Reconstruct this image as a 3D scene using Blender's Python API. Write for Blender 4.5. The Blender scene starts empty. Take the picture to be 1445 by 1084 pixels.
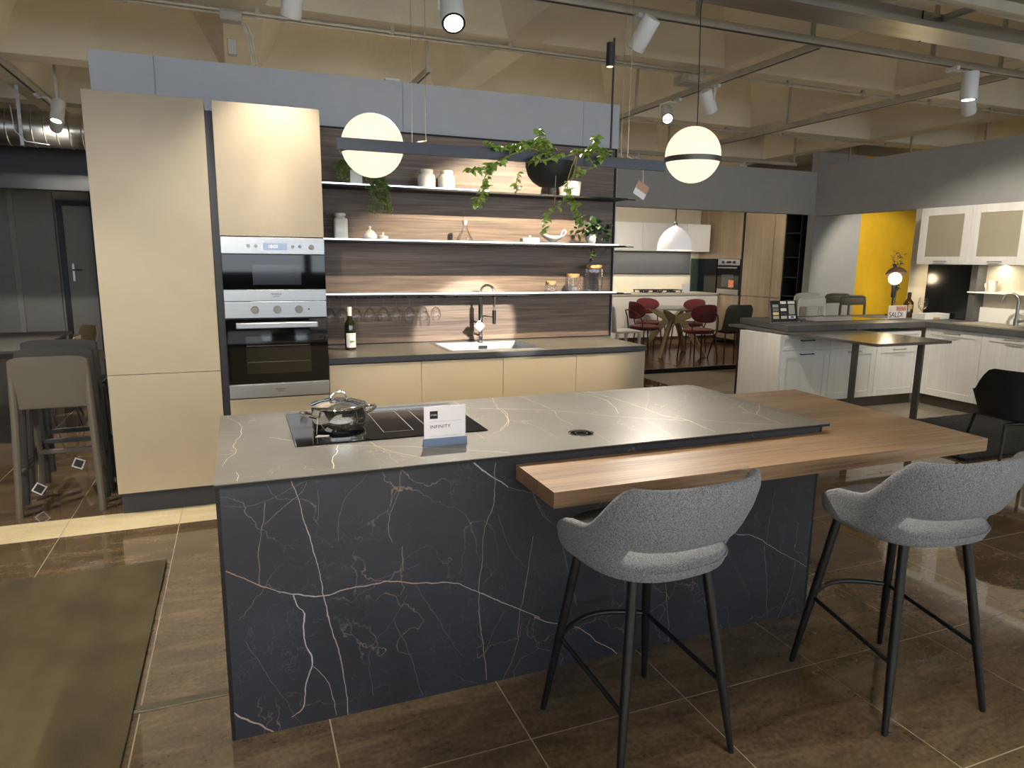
import bpy, bmesh, math, random
from mathutils import Vector, Matrix, Euler

S = bpy.context.scene
C = S.collection
R = math.radians

# ------------------------------------------------------------------ camera
cam = bpy.data.cameras.new('camera')
cam.sensor_width = 36.0
cam.lens = 967.685 / 1445 * 36.0
cam.clip_start = 0.05
camo = bpy.data.objects.new('camera', cam)
C.objects.link(camo)
_yaw, _pitch, _roll = 0.3797, -0.1792, 0.0114
_rt = Vector((math.cos(_yaw), -math.sin(_yaw), 0))
_fh = Vector((math.sin(_yaw), math.cos(_yaw), 0))
_fw = _fh * math.cos(_pitch) + Vector((0, 0, math.sin(_pitch)))
_up = -_fh * math.sin(_pitch) + Vector((0, 0, math.cos(_pitch)))
_r2 = _rt * math.cos(_roll) + _up * math.sin(_roll)
_u2 = -_rt * math.sin(_roll) + _up * math.cos(_roll)
_m = Matrix((_r2, _u2, -_fw)).transposed().to_4x4()
_m.translation = (0, 0, 1.538)
camo.matrix_world = _m
S.camera = camo

# ------------------------------------------------------------------ view
S.view_settings.view_transform = 'Standard'
S.view_settings.look = 'None'
S.view_settings.gamma = 1.0
S.view_settings.use_curve_mapping = False
S.view_settings.exposure = 0.38
S.cycles.use_denoising = True
S.cycles.max_bounces = 7
S.cycles.diffuse_bounces = 5
S.cycles.glossy_bounces = 4
S.cycles.transmission_bounces = 7
S.cycles.sample_clamp_indirect = 4.0
S.cycles.caustics_reflective = False
S.cycles.caustics_refractive = False

# ------------------------------------------------------------------ daylight: one overcast sky seen through the shop windows
W = bpy.data.worlds.new('sky'); S.world = W
W.use_nodes = True
_b = W.node_tree.nodes['Background']
_b.inputs[0].default_value = (0.80, 0.90, 1.0, 1)
_b.inputs[1].default_value = 3.4

WARM = (1.0, 0.83, 0.60)
NEUT = (1.0, 0.90, 0.76)

def add_light(kind, name, loc, energy, col, parent=None, aim=None, **kw):
    l = bpy.data.lights.new(name, kind)
    l.energy = energy; l.color = col
    for k, v in kw.items():
        setattr(l, k, v)
    o = bpy.data.objects.new(name, l); C.objects.link(o)
    o.location = loc
    if aim is not None:
        d = Vector(aim) - Vector(loc)
        o.rotation_euler = d.to_track_quat('-Z', 'Y').to_euler()
    if parent is not None:
        o.location = Vector(loc) - OFF[parent]
        o.parent = parent
    return o

# portals only guide the sampling of the sky at the window openings
for _x in (-4.2, -0.6, 3.0, 6.6, 10.2):
    p = add_light('AREA', 'window_portal', (_x, -3.97, 2.1), 1, (1, 1, 1), aim=(_x, 0, 2.1), shape='RECTANGLE', size=3.5, size_y=1.75)
    p.data.cycles.is_portal = True

# ------------------------------------------------------------------ helpers
OFF = {}

class B:
    """collects shapes of ONE part, then links them as one mesh object"""
    def __init__(s):
        s.v = []; s.f = []
    def add(s, vs, fs):
        n = len(s.v)
        s.v += [tuple(v) for v in vs]
        s.f += [tuple(i + n for i in f) for f in fs]
        return s
    def box(s, x0, x1, y0, y1, z0, z1, bev=0.0, seg=1):
        if x1 < x0: x0, x1 = x1, x0
        if y1 < y0: y0, y1 = y1, y0
        if z1 < z0: z0, z1 = z1, z0
        if bev <= 0:
            return s.add([(x0,y0,z0),(x1,y0,z0),(x1,y1,z0),(x0,y1,z0),(x0,y0,z1),(x1,y0,z1),(x1,y1,z1),(x0,y1,z1)],
                         [(0,3,2,1),(4,5,6,7),(0,1,5,4),(1,2,6,5),(2,3,7,6),(3,0,4,7)])
        bm = bmesh.new()
        bmesh.ops.create_cube(bm, size=1)
        for v in bm.verts:
            v.co = ((x0+x1)/2+v.co.x*(x1-x0), (y0+y1)/2+v.co.y*(y1-y0), (z0+z1)/2+v.co.z*(z1-z0))
        bmesh.ops.bevel(bm, geom=bm.edges[:], offset=min(bev, (x1-x0)*.45, (y1-y0)*.45, (z1-z0)*.45), segments=seg, affect='EDGES', profile=.5)
        return s.bm(bm)
    def bm(s, bm, m=None):
        bm.verts.index_update()
        vs = [(m @ v.co) if m else v.co.copy() for v in bm.verts]
        s.add(vs, [[v.index for v in f.verts] for f in bm.faces])
        bm.free()
        return s
    def cyl(s, p0, p1, r0, r1=None, n=16, caps=True):
        r1 = r0 if r1 is None else r1
        return s.tube([p0, p1], [r0, r1], n, caps)
    def tube(s, pts, r, n=8, caps=True, closed=False, squash=None):
        pts = [Vector(p) for p in pts]
        k = len(pts)
        rs = r if isinstance(r, (list, tuple)) else [r]*k
        vs = []; up = None
        for i, p in enumerate(pts):
            if closed: t = pts[(i+1) % k] - pts[i-1]
            else: t = (pts[min(i+1, k-1)] - pts[max(i-1, 0)])
            t.normalize()
            if up is None:
                up = Vector((0, 0, 1)) if abs(t.z) < .9 else Vector((0, 1, 0))
            a = t.cross(up)
            if a.length < 1e-6: a = t.orthogonal()
            a.normalize(); b = a.cross(t).normalized(); up = b
            for j in range(n):
                th = 2*math.pi*j/n
                vs.append(p + a*math.cos(th)*rs[i] + b*math.sin(th)*rs[i]*(squash or 1))
        fs = []
        for i in range(k if closed else k-1):
            for j in range(n):
                a0 = i*n+j; a1 = i*n+(j+1) % n; i2 = (i+1) % k
                fs.append((a0, a1, i2*n+(j+1) % n, i2*n+j))
        if caps and not closed:
            fs.append(tuple(range(n))[::-1]); fs.append(tuple((k-1)*n+j for j in range(n)))
        return s.add(vs, fs)
    def lathe(s, c, prof, n=24, m=None):
        c = Vector(c); vs = []; fs = []
        idx = []
        for (r, z) in prof:
            if r < 1e-6:
                idx.append([len(vs)]*n); vs.append(Vector((0, 0, z)))
            else:
                idx.append([len(vs)+j for j in range(n)])
                for j in range(n):
                    th = 2*math.pi*j/n
                    vs.append(Vector((r*math.cos(th), r*math.sin(th), z)))
        for i in range(len(prof)-1):
            for j in range(n):
                q = [idx[i][j], idx[i][(j+1) % n], idx[i+1][(j+1) % n], idx[i+1][j]]
                u = []
                for t in q:
                    if t not in u: u.append(t)
                if len(u) > 2: fs.append(tuple(u))
        return s.add([(m @ v if m else v) + c for v in vs], fs)
    def sphere(s, c, r, n=24, k=12, sc=(1, 1, 1)):
        pr = [(r*math.sin(math.pi*i/k), -r*math.cos(math.pi*i/k)) for i in range(k+1)]
        m = Matrix.Diagonal((sc[0], sc[1], sc[2], 1))
        return s.lathe(c, pr, n, m)
    def prism(s, pts, z0, z1):
        n = len(pts)
        vs = [(x, y, z0) for x, y in pts] + [(x, y, z1) for x, y in pts]
        fs = [tuple(range(n))[::-1], tuple(range(n, 2*n))]
        for i in range(n):
            j = (i+1) % n
            fs.append((i, j, n+j, n+i))
        return s.add(vs, fs)
    def sheet(s, fn, nu, nv, th=None, wrap=False):
        """grid fn(u,v)->point; th(u,v)->second point gives thickness"""
        vs = []; fs = []
        for i in range(nu+1):
            for j in range(nv+1):
                vs.append(fn(i/nu, j/nv))
        w = nv+1; n0 = len(vs)
        for i in range(nu):
            for j in range(nv):
                fs.append((i*w+j, (i+1)*w+j, (i+1)*w+j+1, i*w+j+1))
        if th:
            for i in range(nu+1):
                for j in range(nv+1):
                    vs.append(th(i/nu, j/nv))
            for i in range(nu):
                for j in range(nv):
                    fs.append((n0+i*w+j, n0+i*w+j+1, n0+(i+1)*w+j+1, n0+(i+1)*w+j))
            for i in range(nu):
                fs.append((i*w, n0+i*w, n0+(i+1)*w, (i+1)*w))
                fs.append((i*w+nv, (i+1)*w+nv, n0+(i+1)*w+nv, n0+i*w+nv))
            for j in range(nv):
                fs.append((j, j+1, n0+j+1, n0+j))
                fs.append((nu*w+j, n0+nu*w+j, n0+nu*w+j+1, nu*w+j+1))
        return s.add(vs, fs)
    def xf(s, m):
        s.v = [tuple(m @ Vector(v)) for v in s.v]
        return s
    def mesh(s, name, mat, off=(0, 0, 0), sharp=35):
        me = bpy.data.meshes.new(name)
        o = Vector(off)
        me.from_pydata([Vector(v)-o for v in s.v], [], s.f)
        bm = bmesh.new(); bm.from_mesh(me)
        bmesh.ops.remove_doubles(bm, verts=bm.verts, dist=1e-6)
        bmesh.ops.recalc_face_normals(bm, faces=bm.faces)
        for f in bm.faces: f.smooth = True
        bm.to_mesh(me); bm.free()
        me.set_sharp_from_angle(angle=R(sharp))
        me.materials.append(mat)
        return me
    def build(s, name, mat, parent=None, label=None, cat=None, group=None, kind=None, sharp=35):
        if parent is None:
            xs = [v[0] for v in s.v]; ys = [v[1] for v in s.v]; zs = [v[2] for v in s.v]
            off = Vector(((min(xs)+max(xs))/2, (min(ys)+max(ys))/2, min(zs)))
        else:
            off = OFF[parent]
        o = bpy.data.objects.new(name, s.mesh(name, mat, off, sharp))
        C.objects.link(o)
        if parent is None: o.location = off
        else: o.parent = parent
        OFF[o] = Vector(off)
        tag(o, label, cat, group, kind)
        return o

def tag(o, label=None, cat=None, group=None, kind=None):
    if label: o['label'] = label
    if cat: o['category'] = cat
    if group: o['group'] = group
    if kind: o['kind'] = kind
    return o

def thing(name, label, cat, loc=(0, 0, 0), group=None, local=False):
    """an Empty at the base of a thing; local=True -> its parts are written in its own coordinates"""
    o = bpy.data.objects.new(name, None); C.objects.link(o)
    o.empty_display_size = .1
    o.location = loc
    OFF[o] = Vector((0, 0, 0)) if local else Vector(loc)
    return tag(o, label, cat, group)

def copy_tree(o, parent=None, loc=None, rotz=None, label=None):
    c = o.copy(); C.objects.link(c)
    if parent is not None: c.parent = parent
    if loc is not None: c.location = loc
    if rotz is not None: c.rotation_euler = (0, 0, rotz)
    if label: c['label'] = label
    for ch in list(o.children): copy_tree(ch, c)
    return c

def struct(b, name, mat, parent=None, **k):
    return b.build(name, mat, parent, kind=None if parent else 'structure', **k)

def inst(name, me, parent, loc, rot=(0, 0, 0), sc=(1, 1, 1)):
    o = bpy.data.objects.new(name, me); C.objects.link(o)
    o.location = Vector(loc) - OFF[parent]; o.rotation_euler = rot; o.scale = sc
    o.parent = parent
    return o

def text(name, body, size, loc, rot, mat, parent, align='LEFT', spacing=1.0, depth=.0004):
    cu = bpy.data.curves.new(name, 'FONT')
    cu.body = body; cu.size = size; cu.align_x = align; cu.extrude = depth; cu.space_character = spacing
    tmp = bpy.data.objects.new(name, cu); C.objects.link(tmp)
    dg = bpy.context.evaluated_depsgraph_get()
    me = bpy.data.meshes.new_from_object(tmp.evaluated_get(dg))
    bpy.data.objects.remove(tmp)
    me.materials.clear(); me.materials.append(mat)
    o = bpy.data.objects.new(name, me); C.objects.link(o)
    o.location = Vector(loc) - OFF[parent]; o.rotation_euler = rot; o.parent = parent
    return o
FACE_Y = (R(90), 0, 0)            # readable from -y
FACE_X = (R(90), 0, R(-90))       # readable from -x

# ------------------------------------------------------------------ materials
MT = {}
def lin(c):
    return tuple((v/255/12.92 if v/255 <= .04045 else ((v/255+.055)/1.055)**2.4) for v in c)

def M(name, col, rough=.5, metal=0., var=.08, scale=(8, 8, 8), bump=0., bscale=60, coat=0., ior=1.5, spec=.5,
      col2=None, detail=4, emit=None, estr=0., trans=0., alpha=1., sheen=0., dist=0., croug=.05):
    """procedural principled material: colour varied by stretched noise, optional bump"""
    m = bpy.data.materials.new(name); MT[name] = m
    m.use_nodes = True
    nt = m.node_tree; N = nt.nodes; L = nt.links
    p = N['Principled BSDF']
    p.inputs['Roughness'].default_value = rough
    p.inputs['Metallic'].default_value = metal
    p.inputs['IOR'].default_value = ior
    p.inputs['Specular IOR Level'].default_value = spec
    p.inputs['Coat Weight'].default_value = coat
    p.inputs['Coat Roughness'].default_value = croug
    p.inputs['Transmission Weight'].default_value = trans
    p.inputs['Alpha'].default_value = alpha
    if sheen:
        p.inputs['Sheen Weight'].default_value = sheen
    tc = N.new('ShaderNodeTexCoord'); mp = N.new('ShaderNodeMapping')
    mp.inputs['Scale'].default_value = scale
    L.new(tc.outputs['Object'], mp.inputs['Vector'])
    if var > 0 or col2:
        nz = N.new('ShaderNodeTexNoise'); nz.inputs['Scale'].default_value = 1.0
        nz.inputs['Detail'].default_value = detail; nz.inputs['Distortion'].default_value = dist
        L.new(mp.outputs[0], nz.inputs['Vector'])
        rp = N.new('ShaderNodeValToRGB')
        a = [max(0, c*(1-var)) for c in col]; b = col2 or [min(1, c*(1+var)) for c in col]
        rp.color_ramp.elements[0].color = (*(col if col2 else a), 1); rp.color_ramp.elements[1].color = (*b, 1)
        rp.color_ramp.elements[0].position = .3; rp.color_ramp.elements[1].position = .7
        L.new(nz.outputs['Fac'], rp.inputs['Fac'])
        L.new(rp.outputs[0], p.inputs['Base Color'])
    else:
        p.inputs['Base Color'].default_value = (*col, 1)
    if bump > 0:
        n2 = N.new('ShaderNodeTexNoise'); n2.inputs['Scale'].default_value = bscale; n2.inputs['Detail'].default_value = 3
        L.new(tc.outputs['Object'], n2.inputs['Vector'])
        bp = N.new('ShaderNodeBump'); bp.inputs['Strength'].default_value = bump; bp.inputs['Distance'].default_value = .01
        L.new(n2.outputs['Fac'], bp.inputs['Height']); L.new(bp.outputs[0], p.inputs['Normal'])
    if emit:
        p.inputs['Emission Color'].default_value = (*emit, 1); p.inputs['Emission Strength'].default_value = estr
    return m

def wood(name, c_dark, c_mid, c_light, axis='x', rough=.45, freq=1.0):
    m = bpy.data.materials.new(name); MT[name] = m; m.use_nodes = True
    nt = m.node_tree; N = nt.nodes; L = nt.links; p = N['Principled BSDF']
    p.inputs['Roughness'].default_value = rough
    tc = N.new('ShaderNodeTexCoord')
    def mp(sc):
        q = N.new('ShaderNodeMapping'); q.inputs['Scale'].default_value = sc
        L.new(tc.outputs['Object'], q.inputs['Vector']); return q
    def st(a, b):   # along grain a, across b
        return {'x': (a, b, b), 'y': (b, a, b), 'z': (b, b, a)}[axis]
    n1 = N.new('ShaderNodeTexNoise'); n1.inputs['Scale'].default_value = 1; n1.inputs['Detail'].default_value = 6; n1.inputs['Distortion'].default_value = .6
    L.new(mp(st(.5*freq, 9*freq)).outputs[0], n1.inputs['Vector'])
    n2 = N.new('ShaderNodeTexNoise'); n2.inputs['Scale'].default_value = 1; n2.inputs['Detail'].default_value = 5
    L.new(mp(st(3*freq, 95*freq)).outputs[0], n2.inputs['Vector'])
    n3 = N.new('ShaderNodeTexNoise'); n3.inputs['Scale'].default_value = 1; n3.inputs['Detail'].default_value = 2; n3.inputs['Distortion'].default_value = 1.2
    L.new(mp(st(1.0*freq, 28*freq)).outputs[0], n3.inputs['Vector'])
    mx = N.new('ShaderNodeMix'); mx.inputs[0].default_value = .45
    L.new(n1.outputs['Fac'], mx.inputs[2]); L.new(n3.outputs['Fac'], mx.inputs[3])
    m2 = N.new('ShaderNodeMix'); m2.inputs[0].default_value = .33
    L.new(mx.outputs[0], m2.inputs[2]); L.new(n2.outputs['Fac'], m2.inputs[3])
    rp = N.new('ShaderNodeValToRGB'); e = rp.color_ramp.elements
    e[0].position = .34; e[0].color = (*c_dark, 1); e[1].position = .66; e[1].color = (*c_light, 1)
    k = e.new(.5); k.color = (*c_mid, 1)
    L.new(m2.outputs[0], rp.inputs[0]); L.new(rp.outputs[0], p.inputs['Base Color'])
    bp = N.new('ShaderNodeBump'); bp.inputs['Strength'].default_value = .12; bp.inputs['Distance'].default_value = .003
    L.new(n2.outputs['Fac'], bp.inputs['Height']); L.new(bp.outputs[0], p.inputs['Normal'])
    return m

def marble(name, base, base2, veins, axes, rough, vcol, vcol2, fine=.4, coat=0., vmin=.32):
    """stone with its drawn veins: every vein is a curve in the slab's own plane (metres), plus a fine web of hairlines"""
    m = bpy.data.materials.new(name); MT[name] = m; m.use_nodes = True
    nt = m.node_tree; N = nt.nodes; L = nt.links; p = N['Principled BSDF']
    p.inputs['Roughness'].default_value = rough
    p.inputs['Coat Weight'].default_value = coat
    geo = N.new('ShaderNodeNewGeometry')
    def math_(op, a, b=None, c=None, clamp=False):
        n = N.new('ShaderNodeMath'); n.operation = op; n.use_clamp = clamp
        for i, q in enumerate((a, b, c)):
            if q is None: continue
            if isinstance(q, (int, float)): n.inputs[i].default_value = q
            else: L.new(q, n.inputs[i])
        return n.outputs[0]
    # slight raggedness
    nz = N.new('ShaderNodeTexNoise'); nz.inputs['Scale'].default_value = 16; nz.inputs['Detail'].default_value = 5
    L.new(geo.outputs['Position'], nz.inputs['Vector'])
    vm = N.new('ShaderNodeVectorMath'); vm.operation = 'MULTIPLY_ADD'
    vm.inputs[1].default_value = (.022, .022, .022)
    L.new(nz.outputs['Color'], vm.inputs[0])
    sb = N.new('ShaderNodeVectorMath'); sb.operation = 'ADD'; sb.inputs[1].default_value = (-.011, -.011, -.011)
    L.new(geo.outputs['Position'], sb.inputs[0]); L.new(sb.outputs[0], vm.inputs[2])
    sx = N.new('ShaderNodeSeparateXYZ'); L.new(vm.outputs[0], sx.inputs[0])
    U = sx.outputs[axes[0]]; V = sx.outputs[axes[1]]
    nw = N.new('ShaderNodeTexNoise'); nw.inputs['Scale'].default_value = 7; nw.inputs['Detail'].default_value = 2
    L.new(geo.outputs['Position'], nw.inputs['Vector'])
    wmod = math_('MULTIPLY_ADD', nw.outputs['Fac'], 1.5, .25)
    total = None; thick = None
    for pts, w in veins:
        us = [q[0] for q in pts]; vs = [q[1] for q in pts]
        def mono(a): return all(y > x+1e-4 for x, y in zip(a, a[1:])) or all(y < x-1e-4 for x, y in zip(a, a[1:]))
        swap = (max(vs)-min(vs)) > (max(us)-min(us))
        if swap and not mono(vs) and mono(us): swap = False
        if not swap and not mono(us) and mono(vs): swap = True
        q = [(b_, a_) if swap else (a_, b_) for a_, b_ in pts]
        q.sort()
        A, D = (V, U) if swap else (U, V)
        a0, a1 = q[0][0], q[-1][0]
        d0 = min(t[1] for t in q); d1 = max(t[1] for t in q)
        sa = max(a1-a0, 1e-4); sd = max(d1-d0, 1e-3)
        un = math_('DIVIDE', math_('SUBTRACT', A, a0), sa)
        fc = N.new('ShaderNodeFloatCurve'); cv = fc.mapping.curves[0]
        fc.mapping.use_clip = False
        cv.points[0].location = (0, (q[0][1]-d0)/sd); cv.points[1].location = (1, (q[-1][1]-d0)/sd)
        for t in q[1:-1]:
            cv.points.new((t[0]-a0)/sa, (t[1]-d0)/sd)
        for pt in cv.points: pt.handle_type = 'AUTO_CLAMPED'
        fc.mapping.update()
        L.new(un, fc.inputs['Value'])
        f = math_('MULTIPLY_ADD', fc.outputs[0], sd, d0)
        dd = math_('ABSOLUTE', math_('SUBTRACT', D, f))
        sl = 1/math.sqrt(1+(abs(q[-1][1]-q[0][1])/sa)**2)
        hw = max(w, 1.0)*.0007
        wv = math_('MULTIPLY', wmod, hw/sl)
        msk = math_('SUBTRACT', 1.0, math_('DIVIDE', dd, wv), clamp=True)
        msk = math_('MULTIPLY', msk, 1.8 if w > 1.2 else 1.0, clamp=True)
        inr = math_('MULTIPLY', math_('GREATER_THAN', un, 0.0), math_('LESS_THAN', un, 1.0))
        msk = math_('MULTIPLY', msk, inr)
        msk = math_('MULTIPLY', msk, min(1.0, vmin+.2*w))
        total = msk if total is None else math_('MAXIMUM', total, msk)
    # hairline web
    vo = N.new('ShaderNodeTexVoronoi'); vo.feature = 'DISTANCE_TO_EDGE'; vo.inputs['Scale'].default_value = 3.4
    wz = N.new('ShaderNodeTexNoise'); wz.inputs['Scale'].default_value = 2.2; wz.inputs['Detail'].default_value = 6
    L.new(geo.outputs['Position'], wz.inputs['Vector'])
    wa = N.new('ShaderNodeVectorMath'); wa.operation = 'MULTIPLY_ADD'; wa.inputs[1].default_value = (.9, .9, .9)
    L.new(wz.outputs['Color'], wa.inputs[0]); L.new(geo.outputs['Position'], wa.inputs[2])
    L.new(wa.outputs[0], vo.inputs['Vector'])
    hair = math_('SUBTRACT', 1.0, math_('MULTIPLY', vo.outputs['Distance'], 110), clamp=True)
    gate = N.new('ShaderNodeTexNoise'); gate.inputs['Scale'].default_value = 3.5; gate.inputs['Detail'].default_value = 3
    L.new(geo.outputs['Position'], gate.inputs['Vector'])
    gt = math_('MULTIPLY', math_('SUBTRACT', gate.outputs['Fac'], .43), 6, clamp=True)
    hair = math_('MULTIPLY', math_('MULTIPLY', hair, gt), fine)
    vo2 = N.new('ShaderNodeTexVoronoi'); vo2.feature = 'DISTANCE_TO_EDGE'; vo2.inputs['Scale'].default_value = 9.5
    L.new(wa.outputs[0], vo2.inputs['Vector'])
    h2 = math_('SUBTRACT', 1.0, math_('MULTIPLY', vo2.outputs['Distance'], 75), clamp=True)
    g2_ = math_('MULTIPLY', math_('SUBTRACT', .52, gate.outputs['Fac']), 6, clamp=True)
    hair = math_('MAXIMUM', hair, math_('MULTIPLY', math_('MULTIPLY', h2, g2_), fine*.22))
    speck = N.new('ShaderNodeTexNoise'); speck.inputs['Scale'].default_value = 38; speck.inputs['Detail'].default_value = 8; speck.inputs['Roughness'].default_value = .72
    L.new(wa.outputs[0], speck.inputs['Vector'])
    sp = math_('MULTIPLY', math_('MULTIPLY', math_('SUBTRACT', speck.outputs['Fac'], .62), 4, clamp=True), fine*.7)
    hair = math_('MAXIMUM', hair, sp)
    total = math_('MAXIMUM', total, hair) if total is not None else hair
    cl = N.new('ShaderNodeTexNoise'); cl.inputs['Scale'].default_value = 3; cl.inputs['Detail'].default_value = 7
    L.new(geo.outputs['Position'], cl.inputs['Vector'])
    rp = N.new('ShaderNodeValToRGB'); e = rp.color_ramp.elements
    e[0].position = .32; e[0].color = (*base, 1); e[1].position = .72; e[1].color = (*base2, 1)
    L.new(cl.outputs['Fac'], rp.inputs[0])
    r2 = N.new('ShaderNodeValToRGB'); e = r2.color_ramp.elements
    e[0].position = .4; e[0].color = (*vcol, 1); e[1].position = .6; e[1].color = (*vcol2, 1)
    L.new(gate.outputs['Fac'], r2.inputs[0])
    mx = N.new('ShaderNodeMix'); mx.data_type = 'RGBA'
    L.new(total, mx.inputs[0]); L.new(rp.outputs[0], mx.inputs[6]); L.new(r2.outputs[0], mx.inputs[7])
    L.new(mx.outputs[2], p.inputs['Base Color'])
    return m

def glass_mat(name, col=(1, 1, 1), rough=0.0, ior=1.45):
    m = bpy.data.materials.new(name); MT[name] = m; m.use_nodes = True
    N = m.node_tree.nodes; L = m.node_tree.links
    for n in list(N): N.remove(n)
    # thin glass: clear body plus a fresnel reflection, stronger towards the rim
    out = N.new('ShaderNodeOutputMaterial'); mix = N.new('ShaderNodeMixShader')
    tr = N.new('ShaderNodeBsdfTransparent'); tr.inputs[0].default_value = (*col, 1)
    gl = N.new('ShaderNodeBsdfGlossy'); gl.inputs['Roughness'].default_value = rough
    lw = N.new('ShaderNodeLayerWeight'); lw.inputs[0].default_value = .28
    rp = N.new('ShaderNodeMath'); rp.operation = 'MULTIPLY_ADD'; rp.inputs[1].default_value = .85; rp.inputs[2].default_value = .06
    L.new(lw.outputs['Facing'], rp.inputs[0]); L.new(rp.outputs[0], mix.inputs[0])
    L.new(tr.outputs[0], mix.inputs[1]); L.new(gl.outputs[0], mix.inputs[2]); L.new(mix.outputs[0], out.inputs[0])
    return m

def emis(name, col, st, base=.8):
    m = bpy.data.materials.new(name); MT[name] = m; m.use_nodes = True
    p = m.node_tree.nodes['Principled BSDF']
    p.inputs['Base Color'].default_value = (base, base*.97, base*.9, 1); p.inputs['Roughness'].default_value = .35
    p.inputs['Emission Color'].default_value = (*col, 1); p.inputs['Emission Strength'].default_value = st
    return m

# --- palette
beige = M('beige_lacquer', lin((174,161,138)), .42, var=.02)
dark = M('anthracite', lin((38,41,48)), .45, var=.1)
knobm = M('knob_grey', lin((128,124,118)), .4, .8, var=.05)
black = M('black_metal', lin((22,23,26)), .38, var=.1, spec=.5)
blackm = M('black_matte', lin((17,17,19)), .6, var=.1)
steel = M('brushed_steel', lin((168,169,170)), .34, 1., var=.05, scale=(3, 3, 120))
chrome = M('polished_steel', lin((232,233,235)), .06, 1., var=.02)
ovglass = M('oven_glass', lin((7,8,9)), .04, var=.1, ior=1.5)
cooktopm = M('ceramic_glass', lin((14,14,15)), .06, var=.1)
greywall = M('grey_paint', lin((190,194,201)), .65, var=.03)
greyfar = M('grey_paint_dark', lin((166,166,165)), .7, var=.04)
yellow = M('yellow_paint', lin((222,178,34)), .6, var=.05)
cream = M('cream_paint', lin((226,218,200)), .6, var=.03)
white = M('white_lacquer', lin((232,231,226)), .35, var=.02)
ceram = M('white_ceramic', lin((226,223,214)), .18, var=.03, coat=.5)
concrete = M('ceiling_concrete', lin((232,222,198)), .85, var=.1, scale=(1.3, 1.3, 1.3), bump=.25, bscale=25)
galv = M('galvanised_steel', lin((170,170,166)), .33, 1., var=.16, scale=(2, 30, 30))
trackm = M('track_grey', lin((188,184,172)), .45, .5, var=.08)
whitepl = M('white_plastic', lin((225,225,222)), .4, var=.02)
fabric = M('grey_boucle', lin((134,137,144)), .95, var=.55, scale=(260, 260, 260), bump=.6, bscale=420, sheen=.1, detail=2)
brass = M('warm_steel', lin((190,178,160)), .25, 1., var=.03)
grout = M('grout', lin((152,142,124)), .8, var=.1)
rugm = M('olive_pile', lin((88,78,54)), 1., var=.3, scale=(5, 3, 5), bump=.9, bscale=260)
rugblack = M('black_pile', lin((38,37,36)), 1., var=.6, scale=(60, 60, 60), bump=1., bscale=120)
oak = wood('pale_oak', lin((134,116,96)), lin((152,134,112)), lin((168,150,128)), 'z', .5)
walnut = wood('walnut_panel', lin((76,65,59)), lin((118,102,92)), lin((156,137,120)), 'x', .5)
tablewood = wood('table_wood', lin((92,70,53)), lin((136,108,82)), lin((166,138,110)), 'x', .42, 1.2)
deckwood = wood('deck_wood', lin((60,36,22)), lin((92,60,38)), lin((120,82,54)), 'x', .22)
whitewood = wood('white_wood', lin((222,220,213)), lin((230,228,222)), lin((238,236,231)), 'z', .45)
leggy = wood('ash_leg', lin((140,118,88)), lin((164,142,108)), lin((182,160,126)), 'z', .5)
leafm = M('leaf_green', lin((158,188,92)), .45, var=.3, scale=(14, 14, 14), spec=.4)
leafd = M('leaf_dark', lin((58,88,52)), .4, var=.5, scale=(20, 20, 20))
leaff = M('fern_green', lin((120,138,74)), .6, var=.5, scale=(30, 30, 30))
stemm = M('vine_stem', lin((150,140,62)), .6, var=.2)
soil = M('potting_soil', lin((40,30,22)), .9, var=.4, scale=(80, 80, 80))
cork = M('cork', lin((190,158,112)), .8, var=.25, scale=(120, 120, 120))
redv = M('burgundy_velvet', lin((92,20,28)), .75, var=.12, sheen=.1)
redleg = M('burgundy_steel', lin((62,18,22)), .4, var=.1)
greench = M('moss_plastic', lin((60,66,56)), .5, var=.08)
taupe = M('taupe_plastic', lin((92,87,78)), .55, var=.05)
taupe2 = M('charcoal_plastic', lin((54,54,54)), .55, var=.05)
darktop = M('dark_laminate', lin((92,90,86)), .22, var=.1, scale=(12, 12, 12))
greystone = M('grey_stone_laminate', lin((86,86,86)), .5, var=.12, scale=(18, 18, 18))
frost = M('frosted_glass', lin((168,160,140)), .3, var=.03)
paper = M('paper', lin((222,218,222)), .7, var=.01)
ink = M('ink', lin((24,24,26)), .8, var=0)
kraft = M('kraft_card', lin((176,140,116)), .8, var=.12)
blueb = M('blue_grey_plastic', lin((104,120,146)), .4, var=.03)
winegreen = M('wine_glass_green', lin((26,28,10)), .06, var=.1, coat=1.)
amber = M('amber_glass', lin((70,48,8)), .08, var=.2, coat=1.)
glass = glass_mat('clear_glass')
tint = glass_mat('table_glass', (.78, .86, .84))
plasticbag = glass_mat('clear_plastic', (.9, .9, .9), .15)
led = emis('led_diffuser', (.82, .92, 1.0), 2.2)
globe = emis('opal_globe', (1.0, .82, .58), .98, .12)
lens = emis('spot_lens', (1.0, .95, .86), 9.0)
shadeglow = emis('lit_shade', (1.0, .93, .93), .35)
display = emis('display', (.35, .55, .95), .35, .2)
bulb = emis('lit_bulb', (1.0, .9, .7), 2.2)

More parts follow.
